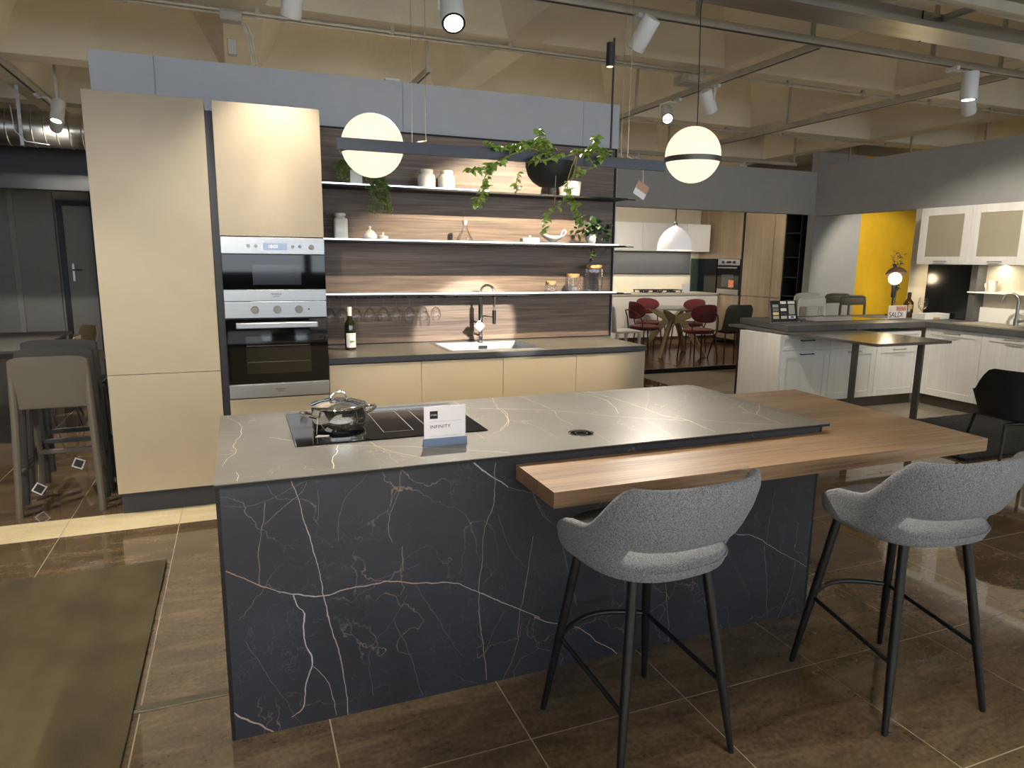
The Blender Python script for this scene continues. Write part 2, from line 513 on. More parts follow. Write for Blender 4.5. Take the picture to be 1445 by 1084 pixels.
def tile_mat(name, a, b, c, rough=.12):
    m = bpy.data.materials.new(name); MT[name] = m; m.use_nodes = True
    nt = m.node_tree; N = nt.nodes; L = nt.links; p = N['Principled BSDF']
    p.inputs['IOR'].default_value = 1.85
    geo = N.new('ShaderNodeNewGeometry'); oi = N.new('ShaderNodeObjectInfo')
    sh = N.new('ShaderNodeVectorMath'); sh.operation = 'ADD'
    cb = N.new('ShaderNodeCombineXYZ'); ml = N.new('ShaderNodeMath'); ml.operation = 'MULTIPLY'; ml.inputs[1].default_value = 40
    L.new(oi.outputs['Random'], ml.inputs[0]); L.new(ml.outputs[0], cb.inputs[2])
    L.new(geo.outputs['Position'], sh.inputs[0]); L.new(cb.outputs[0], sh.inputs[1])
    mp = N.new('ShaderNodeMapping'); mp.inputs['Scale'].default_value = (2.2, 7, 1)
    L.new(sh.outputs[0], mp.inputs['Vector'])
    n1 = N.new('ShaderNodeTexNoise'); n1.inputs['Scale'].default_value = 1.3; n1.inputs['Detail'].default_value = 8; n1.inputs['Roughness'].default_value = .68; n1.inputs['Distortion'].default_value = .5
    L.new(mp.outputs[0], n1.inputs['Vector'])
    n2 = N.new('ShaderNodeTexNoise'); n2.inputs['Scale'].default_value = 60; n2.inputs['Detail'].default_value = 4
    L.new(sh.outputs[0], n2.inputs['Vector'])
    mx = N.new('ShaderNodeMix'); mx.inputs[0].default_value = .3
    L.new(n1.outputs['Fac'], mx.inputs[2]); L.new(n2.outputs['Fac'], mx.inputs[3])
    rp = N.new('ShaderNodeValToRGB'); e = rp.color_ramp.elements
    e[0].position = .36; e[0].color = (*a, 1); e[1].position = .66; e[1].color = (*c, 1); k = e.new(.5); k.color = (*b, 1)
    L.new(mx.outputs[0], rp.inputs[0]); L.new(rp.outputs[0], p.inputs['Base Color'])
    r2 = N.new('ShaderNodeMath'); r2.operation = 'MULTIPLY_ADD'; r2.inputs[1].default_value = .04; r2.inputs[2].default_value = rough-.02
    L.new(n1.outputs['Fac'], r2.inputs[0]); L.new(r2.outputs[0], p.inputs['Roughness'])
    return m
tilebrown = tile_mat('polished_brown_tile', lin((66,55,43)), lin((90,75,58)), lin((116,99,78)), .035)
tilecream = tile_mat('cream_tile', lin((206,190,150)), lin((216,200,162)), lin((226,212,176)), .2)
tilepale = tile_mat('pale_grey_tile', lin((196,194,190)), lin((206,204,200)), lin((216,214,210)), .3)
tilegrey = tile_mat('beige_grey_tile', lin((140,132,116)), lin((156,147,130)), lin((170,160,142)), .25)
FRONT_VEINS=[
 ([(-0.083,0.581),(0.037,0.507),(0.106,0.478),(0.205,0.453),(0.308,0.463),(0.403,0.463),(0.525,0.438),(0.652,0.416),(0.758,0.357),(0.855,0.297),(0.926,0.256),(0.984,0.221)],3),
 ([(0.962,0.227),(1.016,0.199),(1.140,0.150),(1.231,0.076),(1.325,-0.000)],3),
 ([(0.124,0.853),(0.159,0.714),(0.201,0.501),(0.223,0.345),(0.254,0.210),(0.273,-0.001)],2.6),
 ([(0.116,0.472),(0.124,0.434),(0.146,0.392),(0.139,0.318),(0.164,0.230),(0.146,0.169),(0.136,0.133),(0.131,0.075),(0.092,0.039)],4),
 ([(0.041,0.788),(0.032,0.719),(0.021,0.662),(0.009,0.522)],1.6),
 ([(0.037,0.719),(0.097,0.769),(0.152,0.809),(0.170,0.848)],1.3),
 ([(-0.076,0.789),(-0.006,0.784),(0.067,0.802),(0.170,0.848)],1),
 ([(0.470,0.857),(0.463,0.785),(0.432,0.702),(0.425,0.653),(0.436,0.601)],1.6),
 ([(0.468,0.583),(0.471,0.493)],1.8),
 ([(0.711,0.858),(0.783,0.799),(0.850,0.746)],5),
 ([(0.850,0.746),(0.946,0.715),(1.017,0.690)],1.5),
 ([(0.802,0.842),(0.797,0.720),(0.758,0.566),(0.751,0.460),(0.742,0.366),(0.759,0.154),(0.776,0.015)],2),
 ([(-0.085,0.097),(-0.024,0.049),(0.034,-0.005)],5),
 ([(0.949,0.552),(0.931,0.403),(0.905,0.253),(0.892,0.126),(0.837,0.001)],1.8),
 ([(0.932,0.743),(0.976,0.657),(1.020,0.590)],1.5),
 ([(0.512,0.434),(0.612,0.254),(0.678,0.130)],1),
 ([(0.481,0.400),(0.436,0.323),(0.348,0.176),(0.357,0.052)],1),
 ([(0.436,0.323),(0.484,0.199),(0.532,0.009)],1.2),
 ([(0.167,0.203),(0.210,0.141),(0.220,0.086),(0.235,0.008)],2),
 ([(-0.040,0.337),(0.027,0.197),(0.119,-0.001)],1),
 ([(0.359,0.851),(0.271,0.735),(0.256,0.627)],1),
 ([(0.201,0.815),(0.201,0.708)],1),
 ([(0.848,0.278),(0.800,0.202),(0.759,0.112)],1),
 ([(0.811,0.652),(0.866,0.510),(0.923,0.432)],1),
 ([(0.526,0.510),(0.379,0.476),(0.204,0.450)],0.9),
 ([(1.840,0.436),(1.953,0.404),(2.126,0.304),(2.319,0.190)],2.6),
 ([(2.025,0.352),(2.043,0.252),(2.080,-0.013)],1.4),
 ([(2.207,0.252),(2.192,0.128),(2.134,-0.003)],1.5),
 ([(1.535,0.268),(1.553,0.148),(1.565,0.001)],2),
 ([(1.854,0.315),(1.971,0.118)],0.9),
 ([(2.138,0.270),(2.072,0.149)],0.9),
 ([(2.065,0.600),(2.043,0.445),(2.035,0.334)],1.2),
 ([(2.242,0.579),(2.282,0.510),(2.268,0.348)],1.2),
 ([(1.068,0.515),(1.096,0.396),(1.116,0.346),(1.131,0.248)],1.5),
 ([(0.936,0.744),(0.972,0.652),(1.013,0.597)],1.5),
 ([(1.445,0.277),(1.432,0.142),(1.421,0.093)],1.2),
 ([(1.816,0.405),(1.904,0.250),(1.968,0.132)],1),
]
TOP_VEINS=[
 ([(1.005,2.909),(1.141,2.857),(1.309,2.758),(1.561,2.532),(1.769,2.397)],2.2),
 ([(1.840,2.399),(1.940,2.297),(2.151,2.184)],2.4),
 ([(1.676,3.118),(1.725,2.804),(1.732,2.501),(1.775,2.405),(1.761,2.190)],2.4),
 ([(1.594,3.108),(1.650,2.930),(1.621,2.775),(1.563,2.614)],2.2),
 ([(1.289,3.121),(1.310,2.788),(1.264,2.607),(1.264,2.480)],1.3),
 ([(1.074,2.886),(1.092,2.832),(1.062,2.702),(0.946,2.495)],1.4),
 ([(1.587,3.095),(1.907,3.105),(2.208,3.054),(2.410,2.891)],1.6),
 ([(2.279,3.106),(2.256,2.763),(2.258,2.497),(2.285,2.231)],1.4),
 ([(2.390,2.704),(2.332,2.600),(2.260,2.509),(2.152,2.402)],2),
 ([(2.257,2.625),(2.160,2.500),(2.139,2.362),(2.119,2.210)],1.6),
 ([(1.614,2.487),(1.587,2.344),(1.550,2.196)],2),
 ([(1.988,3.039),(1.814,2.774),(1.707,2.623)],1.2),
 ([(1.294,2.421),(1.277,2.195)],1),
 ([(2.261,2.527),(2.140,2.476)],1.2),
 ([(0.936,3.116),(0.954,2.962),(1.131,2.864)],1.5),
 ([(1.147,3.132),(1.089,2.905),(1.075,2.781),(1.045,2.654),(0.964,2.512),(0.903,2.462)],1.3),
 ([(0.426,2.496),(0.455,2.388),(0.564,2.216)],1.8),
 ([(0.275,2.499),(0.528,2.391),(0.732,2.272),(0.865,2.186)],1.8),
 ([(0.309,2.487),(0.295,2.399),(0.269,2.310),(0.258,2.203)],2.2),
 ([(0.081,2.680),(0.127,2.638),(0.160,2.601)],1.8),
 ([(0.920,2.833),(0.841,2.484),(0.847,2.400)],1.2),
 ([(0.455,2.388),(0.466,2.189)],1),
 ([(-0.072,3.114),(-0.059,3.052),(-0.019,2.927),(-0.014,2.823),(-0.018,2.756),(-0.035,2.679),(-0.048,2.597)],1.7),
 ([(-0.048,2.597),(-0.035,2.526),(-0.059,2.442),(-0.080,2.349)],1.5),
 ([(-0.095,2.787),(-0.018,2.754)],0.8),
 ([(-0.033,2.259),(-0.031,2.171)],2),
]
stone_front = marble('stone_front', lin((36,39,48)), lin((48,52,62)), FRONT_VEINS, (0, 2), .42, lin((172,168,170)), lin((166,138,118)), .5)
stone_top = marble('stone_top', lin((94,93,88)), lin((112,110,104)), TOP_VEINS, (0, 1), .32, lin((232,226,214)), lin((226,200,168)), .34, vmin=.6)
COUNTER_VEINS = [([(.62, 4.72), (.9, 4.86), (1.2, 4.80), (1.5, 4.62)], 2), ([(.95, 5.1), (1.05, 4.9), (1.22, 4.62)], 2), ([(2.1, 4.98), (2.35, 4.9), (2.6, 4.72), (2.85, 4.66)], 2.2),
                 ([(2.2, 5.1), (2.32, 4.8), (2.4, 4.55)], 1.6), ([(2.5, 5.1), (2.62, 4.9), (2.8, 4.8)], 1.4)]
stone_counter = marble('stone_counter', lin((92,88,82)), lin((112,108,100)), COUNTER_VEINS, (0, 1), .3, lin((204,198,186)), lin((196,172,146)), .3)

# =================================================================== SETTING
# floor: bed with single tiles laid on it
fl = struct(B().box(-7, 13, -4.2, 15, -.12, -.0012), 'floor', grout)
tm = B().box(-.2975, .2975, -.2975, .2975, -.004, .0).mesh('tile', tilebrown)
def tiles(mesh, nm, xr, yr, skip=lambda x, y: False, px=.6, py=.6, ox=.21, oy=1.825):
    i0 = math.ceil((xr[0]-ox)/px-1e-6); i1 = math.floor((xr[1]-ox)/px+1e-6)
    j0 = math.ceil((yr[0]-oy)/py-1e-6); j1 = math.floor((yr[1]-oy)/py+1e-6)
    for i in range(i0, i1):
        for j in range(j0, j1):
            x = ox+(i+.5)*px; y = oy+(j+.5)*py
            if not skip(x, y): inst(nm, mesh, fl, (x, y, 0))
tiles(tm, 'tile', (-.39, 5.1), (.6, 8.0), lambda x, y: (.0 < x < 2.1 and 2.6 < y < 2.9) or (-.4 < x < 2.7 and y > 4.9) or (x < .0 and y > 2.4))
tiles(tm, 'tile', (5.0, 7.6), (2.4, 4.25))
# left bay: long tiles, a metal strip, then a cream row
tl = B().box(-.2975, .2975, -.8975, .8975, -.004, 0).mesh('tile', tilebrown)
for i in range(-6, 0): inst('tile', tl, fl, (.21+(i+.5)*.6, 3.34, 0))
ts = B().box(-.2975, .2975, -.145, .145, -.004, 0).mesh('tile', tilecream)
for i in range(-8, 0): inst('tile', ts, fl, (.21+(i+.5)*.6, 4.39, 0))
tb = B().box(-.2975, .2975, -.2975, .2975, -.004, 0).mesh('tile', tilebrown)
for i in range(-8, 0):
    for j in range(0, 12):
        if i < -1: inst('tile', tb, fl, (.21+(i+.5)*.6, 4.84+j*.6, 0))
for i in range(-6, -1):
    for j in range(0, 2): inst('tile', tb, fl, (.21+(i+.5)*.6, 1.525+j*.6, 0))
tg = B().box(-.2975, .2975, -.2975, .2975, -.004, 0).mesh('tile', tilegrey)
for i in range(8, 14):
    for j in range(4, 8):
        inst('tile', tg, fl, (.21+(i+.5)*.6, 1.825+(j+.5)*.6, 0))
struct(B().box(-6.8, 12.8, -4.0, .55, -.004, .0005), 'floor_bounce_front', tilepale)  # unseen floor, made pale to bounce light up to the ceiling
struct(B().box(-.35, 2.7, 5.3, 12.9, -.004, .0005), 'floor_bounce_rear', tilepale)  # unseen pale floor added behind the partition as a bounce surface
struct(B().box(-.4, -.09, 2.418, 2.458, -.003, .004, .0015), 'trim_1', M('threshold_grey', lin((92,88,74)), .5, .3, var=.1))

# low timber deck of the dining corner
dk = struct(B().box(3.3, 8.4, 8.06, 11.4, -.002, .045), 'floor_platform', deckwood)
pl = B().box(-1.27, 1.27, -.078, .078, 0, .012, .003).mesh('plank', deckwood)
for i in range(2):
    for j in range(16):
        x = 4.55+i*2.55
        inst('plank', pl, dk, (x+(.0 if j % 2 else .0), 8.145+j*.162, .045))
struct(B().box(3.3, 8.4, 8.03, 8.06, -.002, .058), 'trim_2', blackm)

# outer walls
struct(B().box(-7, -6.8, -4.2, 15, 0, 3.9), 'wall_left', greyfar)
struct(B().box(12.8, 13, -4.2, 15, 0, 3.9), 'wall_right', cream)
struct(B().box(-7, 13, 14.8, 15, 0, 3.9), 'wall_rear', greyfar)
wf = B().box(-7, 13, -4.2, -4.0, 0, 1.28).box(-7, 13, -4.2, -4.0, 3.0, 3.9)
for x in (-6.95, -6.0, -2.4, 1.2, 4.8, 8.4, 12.0): wf.box(x-.06, x+.06, -4.18, -4.02, .12, 3.0)
struct(wf, 'wall_front', blackm)

# ceiling: concrete waffle slab with sloping coffers
ce = B()
px, py, rib, z0, z1, ins = 2.02, 2.04, .27, 3.2, 3.72, .30
for i in range(-6, 5):
    for j in range(-5, 5):
        xb = 4.05+i*px; yb = 5.24+j*py             # right/far edge of this coffer
        xa = xb-(px-rib); ya = yb-(py-rib)
        ce.add([(xa,ya,z0),(xb,ya,z0),(xb,yb,z0),(xa,yb,z0),(xa+ins,ya+ins,z1),(xb-ins,ya+ins,z1),(xb-ins,yb-ins,z1),(xa+ins,yb-ins,z1),
                (xb+rib,ya,z0),(xb+rib,yb,z0),(xb+rib,yb+rib,z0),(xb,yb+rib,z0),(xa,yb+rib,z0)],
               [(0,1,5,4),(1,2,6,5),(2,3,7,6),(3,0,4,7),(4,5,6,7),(1,8,9,2),(2,9,10,11),(3,2,11,12)])
struct(ce, 'ceiling', concrete)
struct(B().box(-8.5, 13.5, -5.5, 16, 3.74, 3.8), 'ceiling_slab', concrete)

# partition behind the kitchen: four painted boards
wb = struct(B().box(-.774, 2.972, 5.17, 5.26, 0, 2.784), 'wall_back', greywall)
for a, b in ((-.774, -.413), (-.413, 1.183), (1.183, 2.643), (2.643, 2.972)):
    B().box(a+.0012, b-.0012, 5.15, 5.17, 0, 2.784, .001).build('panel', greywall, wb)
B().box(1.06, 1.16, 5.145, 5.2, 2.784, 2.80).build('bracket', whitepl, wb)

# bulkheads of the bays further back
struct(B().box(3.1, 7.85, 7.75, 7.9, 2.22, 2.80), 'wall_bulkhead_far', greyfar)
struct(B().box(7.70, 7.85, -2, 7.75, 2.2, 2.88), 'wall_bulkhead_side', greyfar)
struct(B().box(7.70, 7.85, -2, 5.84, 0, 2.2), 'wall_side', cream)
struct(B().box(8.32, 9.28, 8.36, 8.5, 0, 3.2), 'wall_partition', greyfar)
struct(B().box(9.28, 11.5, 8.36, 8.5, 0, 3.2), 'wall_yellow', yellow)
struct(B().box(3.3, 9.0, 11.2, 11.3, 0, 3.2), 'wall_dining', cream)
# left bay far wall with doors
struct(B().box(-6.8, -.2, 13.0, 13.15, 0, 3.2), 'wall_far', greyfar)
struct(B().box(-6.8, -.3, 9.5, 9.7, 2.27, 2.76), 'wall_soffit', dark)
dgrey = M('door_grey', lin((150,152,152)), .6, var=.04)
for k, (a, b, n) in enumerate(((-3.9, -3.22, 'door_1'), (-3.14, -2.62, 'door_2'))):
    d = struct(B().box(a, b, 12.96, 13.0, 0, 2.5, .004), n, dgrey)
struct(B().box(-3.22, -3.14, 12.94, 13.0, 0, 2.5, .004), 'trim_3', greyfar)
d3 = struct(B().box(-2.5, -1.75, 12.95, 13.0, 0, 2.3, .004), 'door_3', dgrey)
hb = B().box(-2.44, -2.40, 12.935, 12.95, 1.12, 1.40, .004); hb.tube([(-2.42, 12.94, 1.30), (-2.42, 12.88, 1.30), (-2.29, 12.88, 1.30)], .012)
hb.build('door_handle', steel, d3)
struct(B().box(-2.58, -2.5, 12.93, 13.0, 0, 2.38).box(-2.5, -1.75, 12.93, 13.0, 2.3, 2.38), 'trim_4', dark)

# =================================================================== KITCHEN RUN
YF = 4.466
t = thing('tall_cabinet', 'tall beige cabinet with plain upper and lower door, at the left end of the kitchen', 'cabinet', (-.42, 4.8, 0))
B().box(-.722, -.121, YF+.022, 5.148, .1415, 2.405).build('body', beige, t)
B().box(-.7224, -.1207, YF, YF+.022, .857, 2.4124, .0015).build('door', beige, t)
B().box(-.7224, -.1207, YF, YF+.022, .1415, .8535, .0015).build('door', beige, t)
B().box(-.715, -.121, YF+.06, 5.1, 0, .1415).build('plinth', dark, t)

t = thing('oven_cabinet', 'tall beige housing cabinet around the two built-in ovens', 'cabinet', (.22, 4.8, 0))
B().box(-.1207, -.0786, YF+.03, 5.148, 0, 2.36).build('side_profile', dark, t)
bd = B().box(-.0786, .516, YF+.03, 5.148, 1.66, 2.405).box(-.0786, -.068, YF+.03, 5.148, .1415, 1.66).box(.506, .516, YF+.03, 5.148, .1415, 1.66).box(-.0786, .516, YF+.03, 5.148, .1415, .672).box(-.0786, .516, 5.1, 5.148, .6, 1.7)
bd.build('body', dark, t)
B().box(-.0786, .5164, YF, YF+.022, 1.6596, 2.4124, .0015).build('door', beige, t)
B().box(-.0786, .5164, YF, YF+.022, .1415, .672, .0015).build('drawer_front', beige, t)
B().box(-.0786, .516, YF+.06, 5.1, 0, .1415).build('plinth', dark, t)

# microwave
t = thing('microwave_oven', 'built-in steel microwave with blue display above the oven', 'microwave', (.219, 4.6, 1.2745))
X0, X1 = -.0776, .5154
B().box(X0, X1, YF-.002, 4.95, 1.2745, 1.6546).build('body', blackm, t)
cp = B().box(X0, X1, YF-.02, YF-.002, 1.556, 1.6546, .002).build('control_panel', steel, t)
dp = B().box(.158, .296, YF-.0215, YF-.02, 1.580, 1.622, .0004).build('display', display, cp)
text('display_digits', '10:02', .026, (.185, YF-.0222, 1.592), FACE_Y, M('display_white', lin((215,230,255)), .5, var=0, emit=(.9,.95,1), estr=.6), dp)
for x in (.077, .117, .327, .369): B().cyl((x, YF-.02, 1.602), (x, YF-.026, 1.602), .010, .009, 14).build('button', knobm, cp)
B().cyl((.437, YF-.02, 1.60), (.437, YF-.042, 1.60), .0155, .0145, 20).build('knob', knobm, cp)
gd = B().box(X0, X1, YF-.02, YF-.002, 1.3445, 1.5535, .002).build('door', ovglass, t)
B().box(.09, .37, YF-.0206, YF-.02, 1.372, 1.492, .0003).build('door_window', M('mesh_window', lin((20,21,23)), .12, var=.2, coat=.6), gd)
tr = B().box(X0, X1, YF-.02, YF-.002, 1.2745, 1.343, .002).build('lower_trim', steel, t)
text('brand_lettering', 'Hotpoint', .017, (.219, YF-.0205, 1.312), FACE_Y, ink, tr, 'CENTER')
text('brand_lettering', 'ARISTON', .009, (.219, YF-.0205, 1.299), FACE_Y, ink, tr, 'CENTER')

# oven
t = thing('oven', 'built-in oven with black glass door and steel bar handle', 'oven', (.219, 4.6, .678))
B().box(X0, X1, YF-.002, 4.98, .678, 1.272).build('body', blackm, t)
cp = B().box(X0, X1, YF-.02, YF-.002, 1.172, 1.272, .002).build('control_panel', steel, t)
for x in (.093, .221, .348):
    k = B().cyl((x, YF-.02, 1.222), (x, YF-.024, 1.222), .0235, n=24).cyl((x, YF-.024, 1.222), (x, YF-.046, 1.222), .0205, .019, 24)
    k.build('knob', knobm, cp)
B().cyl((.407, YF-.02, 1.222), (.407, YF-.022, 1.222), .0055, n=12).build('indicator_lamp', M('red_dot', lin((90,20,40)), .3, var=0), cp)
gd = B().box(X0, X1, YF-.02, YF-.002, .768, 1.166, .002).build('door', ovglass, t)
h = B().box(-.02, .455, YF-.062, YF-.048, 1.112, 1.146, .004).box(-.005, .01, YF-.05, YF-.018, 1.12, 1.138).box(.425, .44, YF-.05, YF-.018, 1.12, 1.138)
h.build('handle', steel, gd)
B().box(.03, .41, YF-.0206, YF-.02, .83, 1.06, .0003).build('door_window', M('oven_window', lin((12,12,13)), .05, var=.2, coat=1.), gd)
for z in (.90, 1.0): B().box(.035, .405, YF-.0212, YF-.0206, z, z+.004).build('oven_rack', M('rack_grey', lin((70,72,74)), .3, var=.1), gd)
tr = B().box(X0, X1, YF-.02, YF-.002, .680, .765, .002).build('lower_trim', steel, t)
text('brand_lettering', 'Hotpoint', .017, (.219, YF-.0205, .724), FACE_Y, ink, tr, 'CENTER')
text('brand_lettering', 'ARISTON', .009, (.219, YF-.0205, .711), FACE_Y, ink, tr, 'CENTER')

# base units
divs = (.5184, 1.124, 1.714, 2.290, 2.8786)
labs = ('beige base cabinet beside the oven, under the wine bottle', 'beige base cabinet under the left half of the sink', 'beige base cabinet under the right half of the sink', 'beige base cabinet at the right end of the worktop')
for a, b, l in zip(divs, divs[1:], labs):
    t = thing('base_cabinet', l, 'cabinet', ((a+b)/2, 4.8, 0), 'beige base cabinets under the worktop')
    B().box(a, b, YF+.022, 5.1, .1415, .70 if 1.1 < a < 2.0 else .858).build('body', beige if b > 2.8 else dark, t)
    B().box(a+.001, b-.001, YF, YF+.022, .1415, .858, .0015).build('door', beige, t)
    B().box(a, b, YF+.06, 5.1, 0, .1415).build('plinth', dark, t)

# worktop with cut-out
SX0, SX1, SY0, SY1 = 1.352, 2.045, 4.545, 5.03
def slab_hole(b, x0, x1, y0, y1, hx0, hx1, hy0, hy1, z0, z1):
    vs = []
    for z in (z0, z1):
        vs += [(x0,y0,z),(x1,y0,z),(x1,y1,z),(x0,y1,z),(hx0,hy0,z),(hx1,hy0,z),(hx1,hy1,z),(hx0,hy1,z)]
    f = []
    for i in range(4):
        j = (i+1) % 4
        f += [(i, j, j+4, i+4), (8+i, 8+i+4, 8+j+4, 8+j), (i, 8+i, 8+j, j), (4+i, 4+j, 12+j, 12+i)]
    return b.add(vs, f)
t = thing('worktop', 'dark grey veined stone worktop along the walnut backsplash', 'worktop', (1.7, 4.8, .866))
slab_hole(B(), .5184, 2.8786, YF-.008, 5.148, SX0, SX1, SY0, SY1, .9027, .9057).build('stone_surface', stone_counter, t)
slab_hole(B(), .5184, 2.8786, YF-.008, 5.148, SX0, SX1, SY0, SY1, .866, .9027).build('edge', dark, t)
t = thing('kitchen_sink', 'square stainless steel sink sunk in the worktop', 'sink', (1.7, 4.79, .72))
sk = B()
slab_hole(sk, SX0-.008, SX1+.008, SY0-.008, SY1+.03, SX0+.02, SX1-.02, SY0+.02, SY1-.02, .9059, .9085)
a, b, c, d = SX0+.02, SX1-.02, SY0+.02, SY1-.02
sk.add([(a,c,.9085),(b,c,.9085),(b,d,.9085),(a,d,.9085),(a+.01,c+.01,.73),(b-.01,c+.01,.73),(b-.01,d-.01,.73),(a+.01,d-.01,.73)], [(0,1,5,4),(1,2,6,5),(2,3,7,6),(3,0,4,7),(4,5,6,7)])
sk.build('basin', steel, t)
B().box(1.715, 1.785, d-.012, d-.004, .855, .88, .003).build('overflow', black, t)
B().lathe((1.7, 4.78, .7305), [(0, .004), (.03, .004), (.045, .002), (.05, 0)], 20).build('drain', chrome, t)

t = thing('kitchen_tap', 'chrome and black spring-neck tap behind the sink', 'tap', (1.735, 5.03, .906))
B().cyl((1.735, 5.02, .906), (1.735, 5.02, .916), .028, .026, 20).cyl((1.735, 5.02, .914), (1.735, 5.02, 1.06), .018, .017, 16).build('body', chrome, t)
B().cyl((1.735, 5.02, 1.06), (1.735, 5.02, 1.20), .0165, .0165, 16).build('sleeve', black, t)
arc = [(1.735+.045*(1-math.cos(th)), 5.02-.03*(1-math.cos(th)), 1.29+.055*math.sin(th)) for th in [math.pi*i/12 for i in range(13)]]
B().tube([(1.735, 5.02, 1.2)]+arc+[(1.825, 4.96, 1.15)], .0095, 10).build('spring_hose', chrome, t)
for i in range(0): pass
B().cyl((1.825, 4.96, 1.155), (1.825, 4.96, 1.05), .016, .013, 14).build('spray_head', black, t)
B().tube([(1.735, 5.02, 1.11), (1.78, 4.99, 1.105), (1.825, 4.96, 1.10)], .006, 8).build('holder_arm', chrome, t)
B().tube([(1.735, 5.02, .96), (1.70, 4.995, .965), (1.665, 4.98, .985)], [.01, .007, .006], 8).build('lever', chrome, t)
b = B().box(-.032, .032, -.0006, .0006, -.03, .03).xf(Matrix.Translation((1.715, 4.985, 1.035)) @ Matrix.Rotation(R(42), 4, 'Y'))
tg_ = b.build('price_tag', paper, t)
B().tube([(1.735, 4.99, 1.10), (1.72, 4.985, 1.07)], .001, 4).build('string', paper, tg_)

# walnut backsplash
t = struct(B().box(.5184, 2.93, 5.128, 5.148, .9065, 2.425), 'wall_backsplash', walnut)
B().box(2.93, 2.945, 5.118, 5.15, .9065, 2.437).box(.5184, 2.945, 5.118, 5.15, 2.425, 2.437).box(.5184, 2.93, 5.122, 5.149, .9065, .914).build('frame', blackm, t)

# shelves with light strips
SH = {}
for nm, z, xl, lab in (('high', 2.030, 1.756, 'highest of the three thin black wall shelves, above the oil bottle shelf'), ('mid', 1.660, 2.86, 'middle black wall shelf with white crockery and a lit front edge'), ('low', 1.284, 2.86, 'lowest black wall shelf with wine glasses hanging from it')):
    t = thing('wall_shelf', lab, 'shelf', (1.7, 5.0, z-.014), 'black wall shelves on the walnut panel')
    B().box(.5184, 2.93, 4.9, 5.127, z-.014, z, .001).box(2.93, 3.0, 4.9, 4.912, z-.014, z-.006).build('board', blackm, t)
    B().box(.53, xl, 4.9, 4.908, z+.0002, z+.010, .001).build('light_strip', led, t)
    SH[nm] = z
    
# =================================================================== ISLAND
IX0, IX1, IY0, IY1 = -.096, 2.29, 2.158, 3.12
t = thing('kitchen_island', 'large kitchen island clad in dark veined stone, in the foreground', 'island', (1.1, 2.64, 0))
B().box(IX0+.012, IX1-.012, IY0, IY0+.012, 0, .852).build('front_panel', stone_front, t)
B().box(IX0, IX0+.012, IY0-.0006, IY1, 0, .852).build('side_panel', blackm, t)
B().box(IX1-.012, IX1, IY0-.0006, IY1, 0, .852).build('side_panel', blackm, t)
B().box(IX0+.012, IX1-.012, IY1-.012, IY1, .08, .852).build('rear_panel', beige, t)
tp = B().box(IX0-.002, 2.3266, IY0-.006, IY1+.008, .8616, .8646).build('stone_top', stone_top, t)
B().box(IX0-.002, 2.3266, IY0-.006, IY1+.008, .852, .8616).build('top_edge', blackm, t)
# timber bar top: L round the right end of the island
WZ0, WZ1 = .776, .829
t = thing('breakfast_bar_top', 'thick walnut breakfast bar top wrapping the right end of the island', 'bar top', (2.0, 2.2, WZ0))
B().prism([(.878, 1.838), (2.868, 1.838), (2.925, 2.975), (IX1+.004, 2.975), (IX1+.004, IY0-.004), (.878, IY0-.004)], WZ0, WZ1).build('timber_slab', tablewood, t)
B().box(2.75, 2.81, 2.75, 2.81, 0, WZ0).build('leg', black, t)

# induction hob
t = thing('induction_hob', 'black glass induction hob set in the island top', 'hob', (.53, 2.77, .8646))
B().box(.165, .900, 2.505, 3.055, .8648, .8696, .002).build('glass_plate', cooktopm, t)
hl = B()
for (a, b_, c, d) in ((.50, .62, 2.60, 2.96), (.68, .80, 2.60, 2.96)):
    for q in ((a, b_, c, c+.003), (a, b_, d-.003, d), (a, a+.003, c, d), (b_-.003, b_, c, d)): hl.box(q[0], q[1], q[2], q[3], .8696, .8699)
hl.build('zone_marking', M('zone_grey', lin((120,118,112)), .4, var=0), t)
B().box(.165, .168, 2.505, 3.055, .8648, .8705).build('edge_trim', steel, t)

# pot
PX, PY, PZ = .347, 2.718, .870
t = thing('cooking_pot', 'shiny stainless steel cooking pot with lid on the hob', 'pot', (PX, PY, PZ))
pr = [(0, 0), (.094, 0), (.1, .005), (.1035, .012), (.1045, .05), (.1045, .088), (.108, .094), (.107, .096), (.103, .094), (.1, .06), (.098, .01), (0, .008)]
B().lathe((PX, PY, PZ), pr, 48).build('body', chrome, t)
B().lathe((PX, PY, PZ), [(.107, .096), (.109, .099), (.106, .102), (.096, .104), (.07, .113), (.03, .1185), (0, .12)], 48).build('lid', chrome, t)
B().tube([(PX-.034, PY-.012, PZ+.115), (PX-.03, PY-.0106, PZ+.136), (PX-.015, PY-.0053, PZ+.147), (PX+.015, PY+.0053, PZ+.147), (PX+.03, PY+.0106, PZ+.136), (PX+.034, PY+.012, PZ+.115)], .0055, 10).build('lid_handle', chrome, t)
for s in (-1, 1):
    P = []
    for k in range(9):
        a = math.pi*k/8
        P.append(Vector((.10+.05*math.sin(a), -.045*math.cos(a), .064+.014*math.sin(a))))
    m = Matrix.Translation((PX, PY, PZ)) @ Matrix.Rotation(R(12) + (math.pi if s < 0 else 0), 4, 'Z')
    B().tube([m @ p for p in P], .006, 8).build('handle', chrome, t)
B().box(PX-.002, PX+.042, PY-.109, PY-.1035, PZ+.068, PZ+.080, .002).build('logo_plate', black, t)
b = B().tube([(PX-.088, PY-.062, PZ+.066), (PX-.092, PY-.07, PZ+.03), (PX-.096, PY-.085, PZ+.004)], .0008, 4)
tg_ = b.build('string', paper, t)
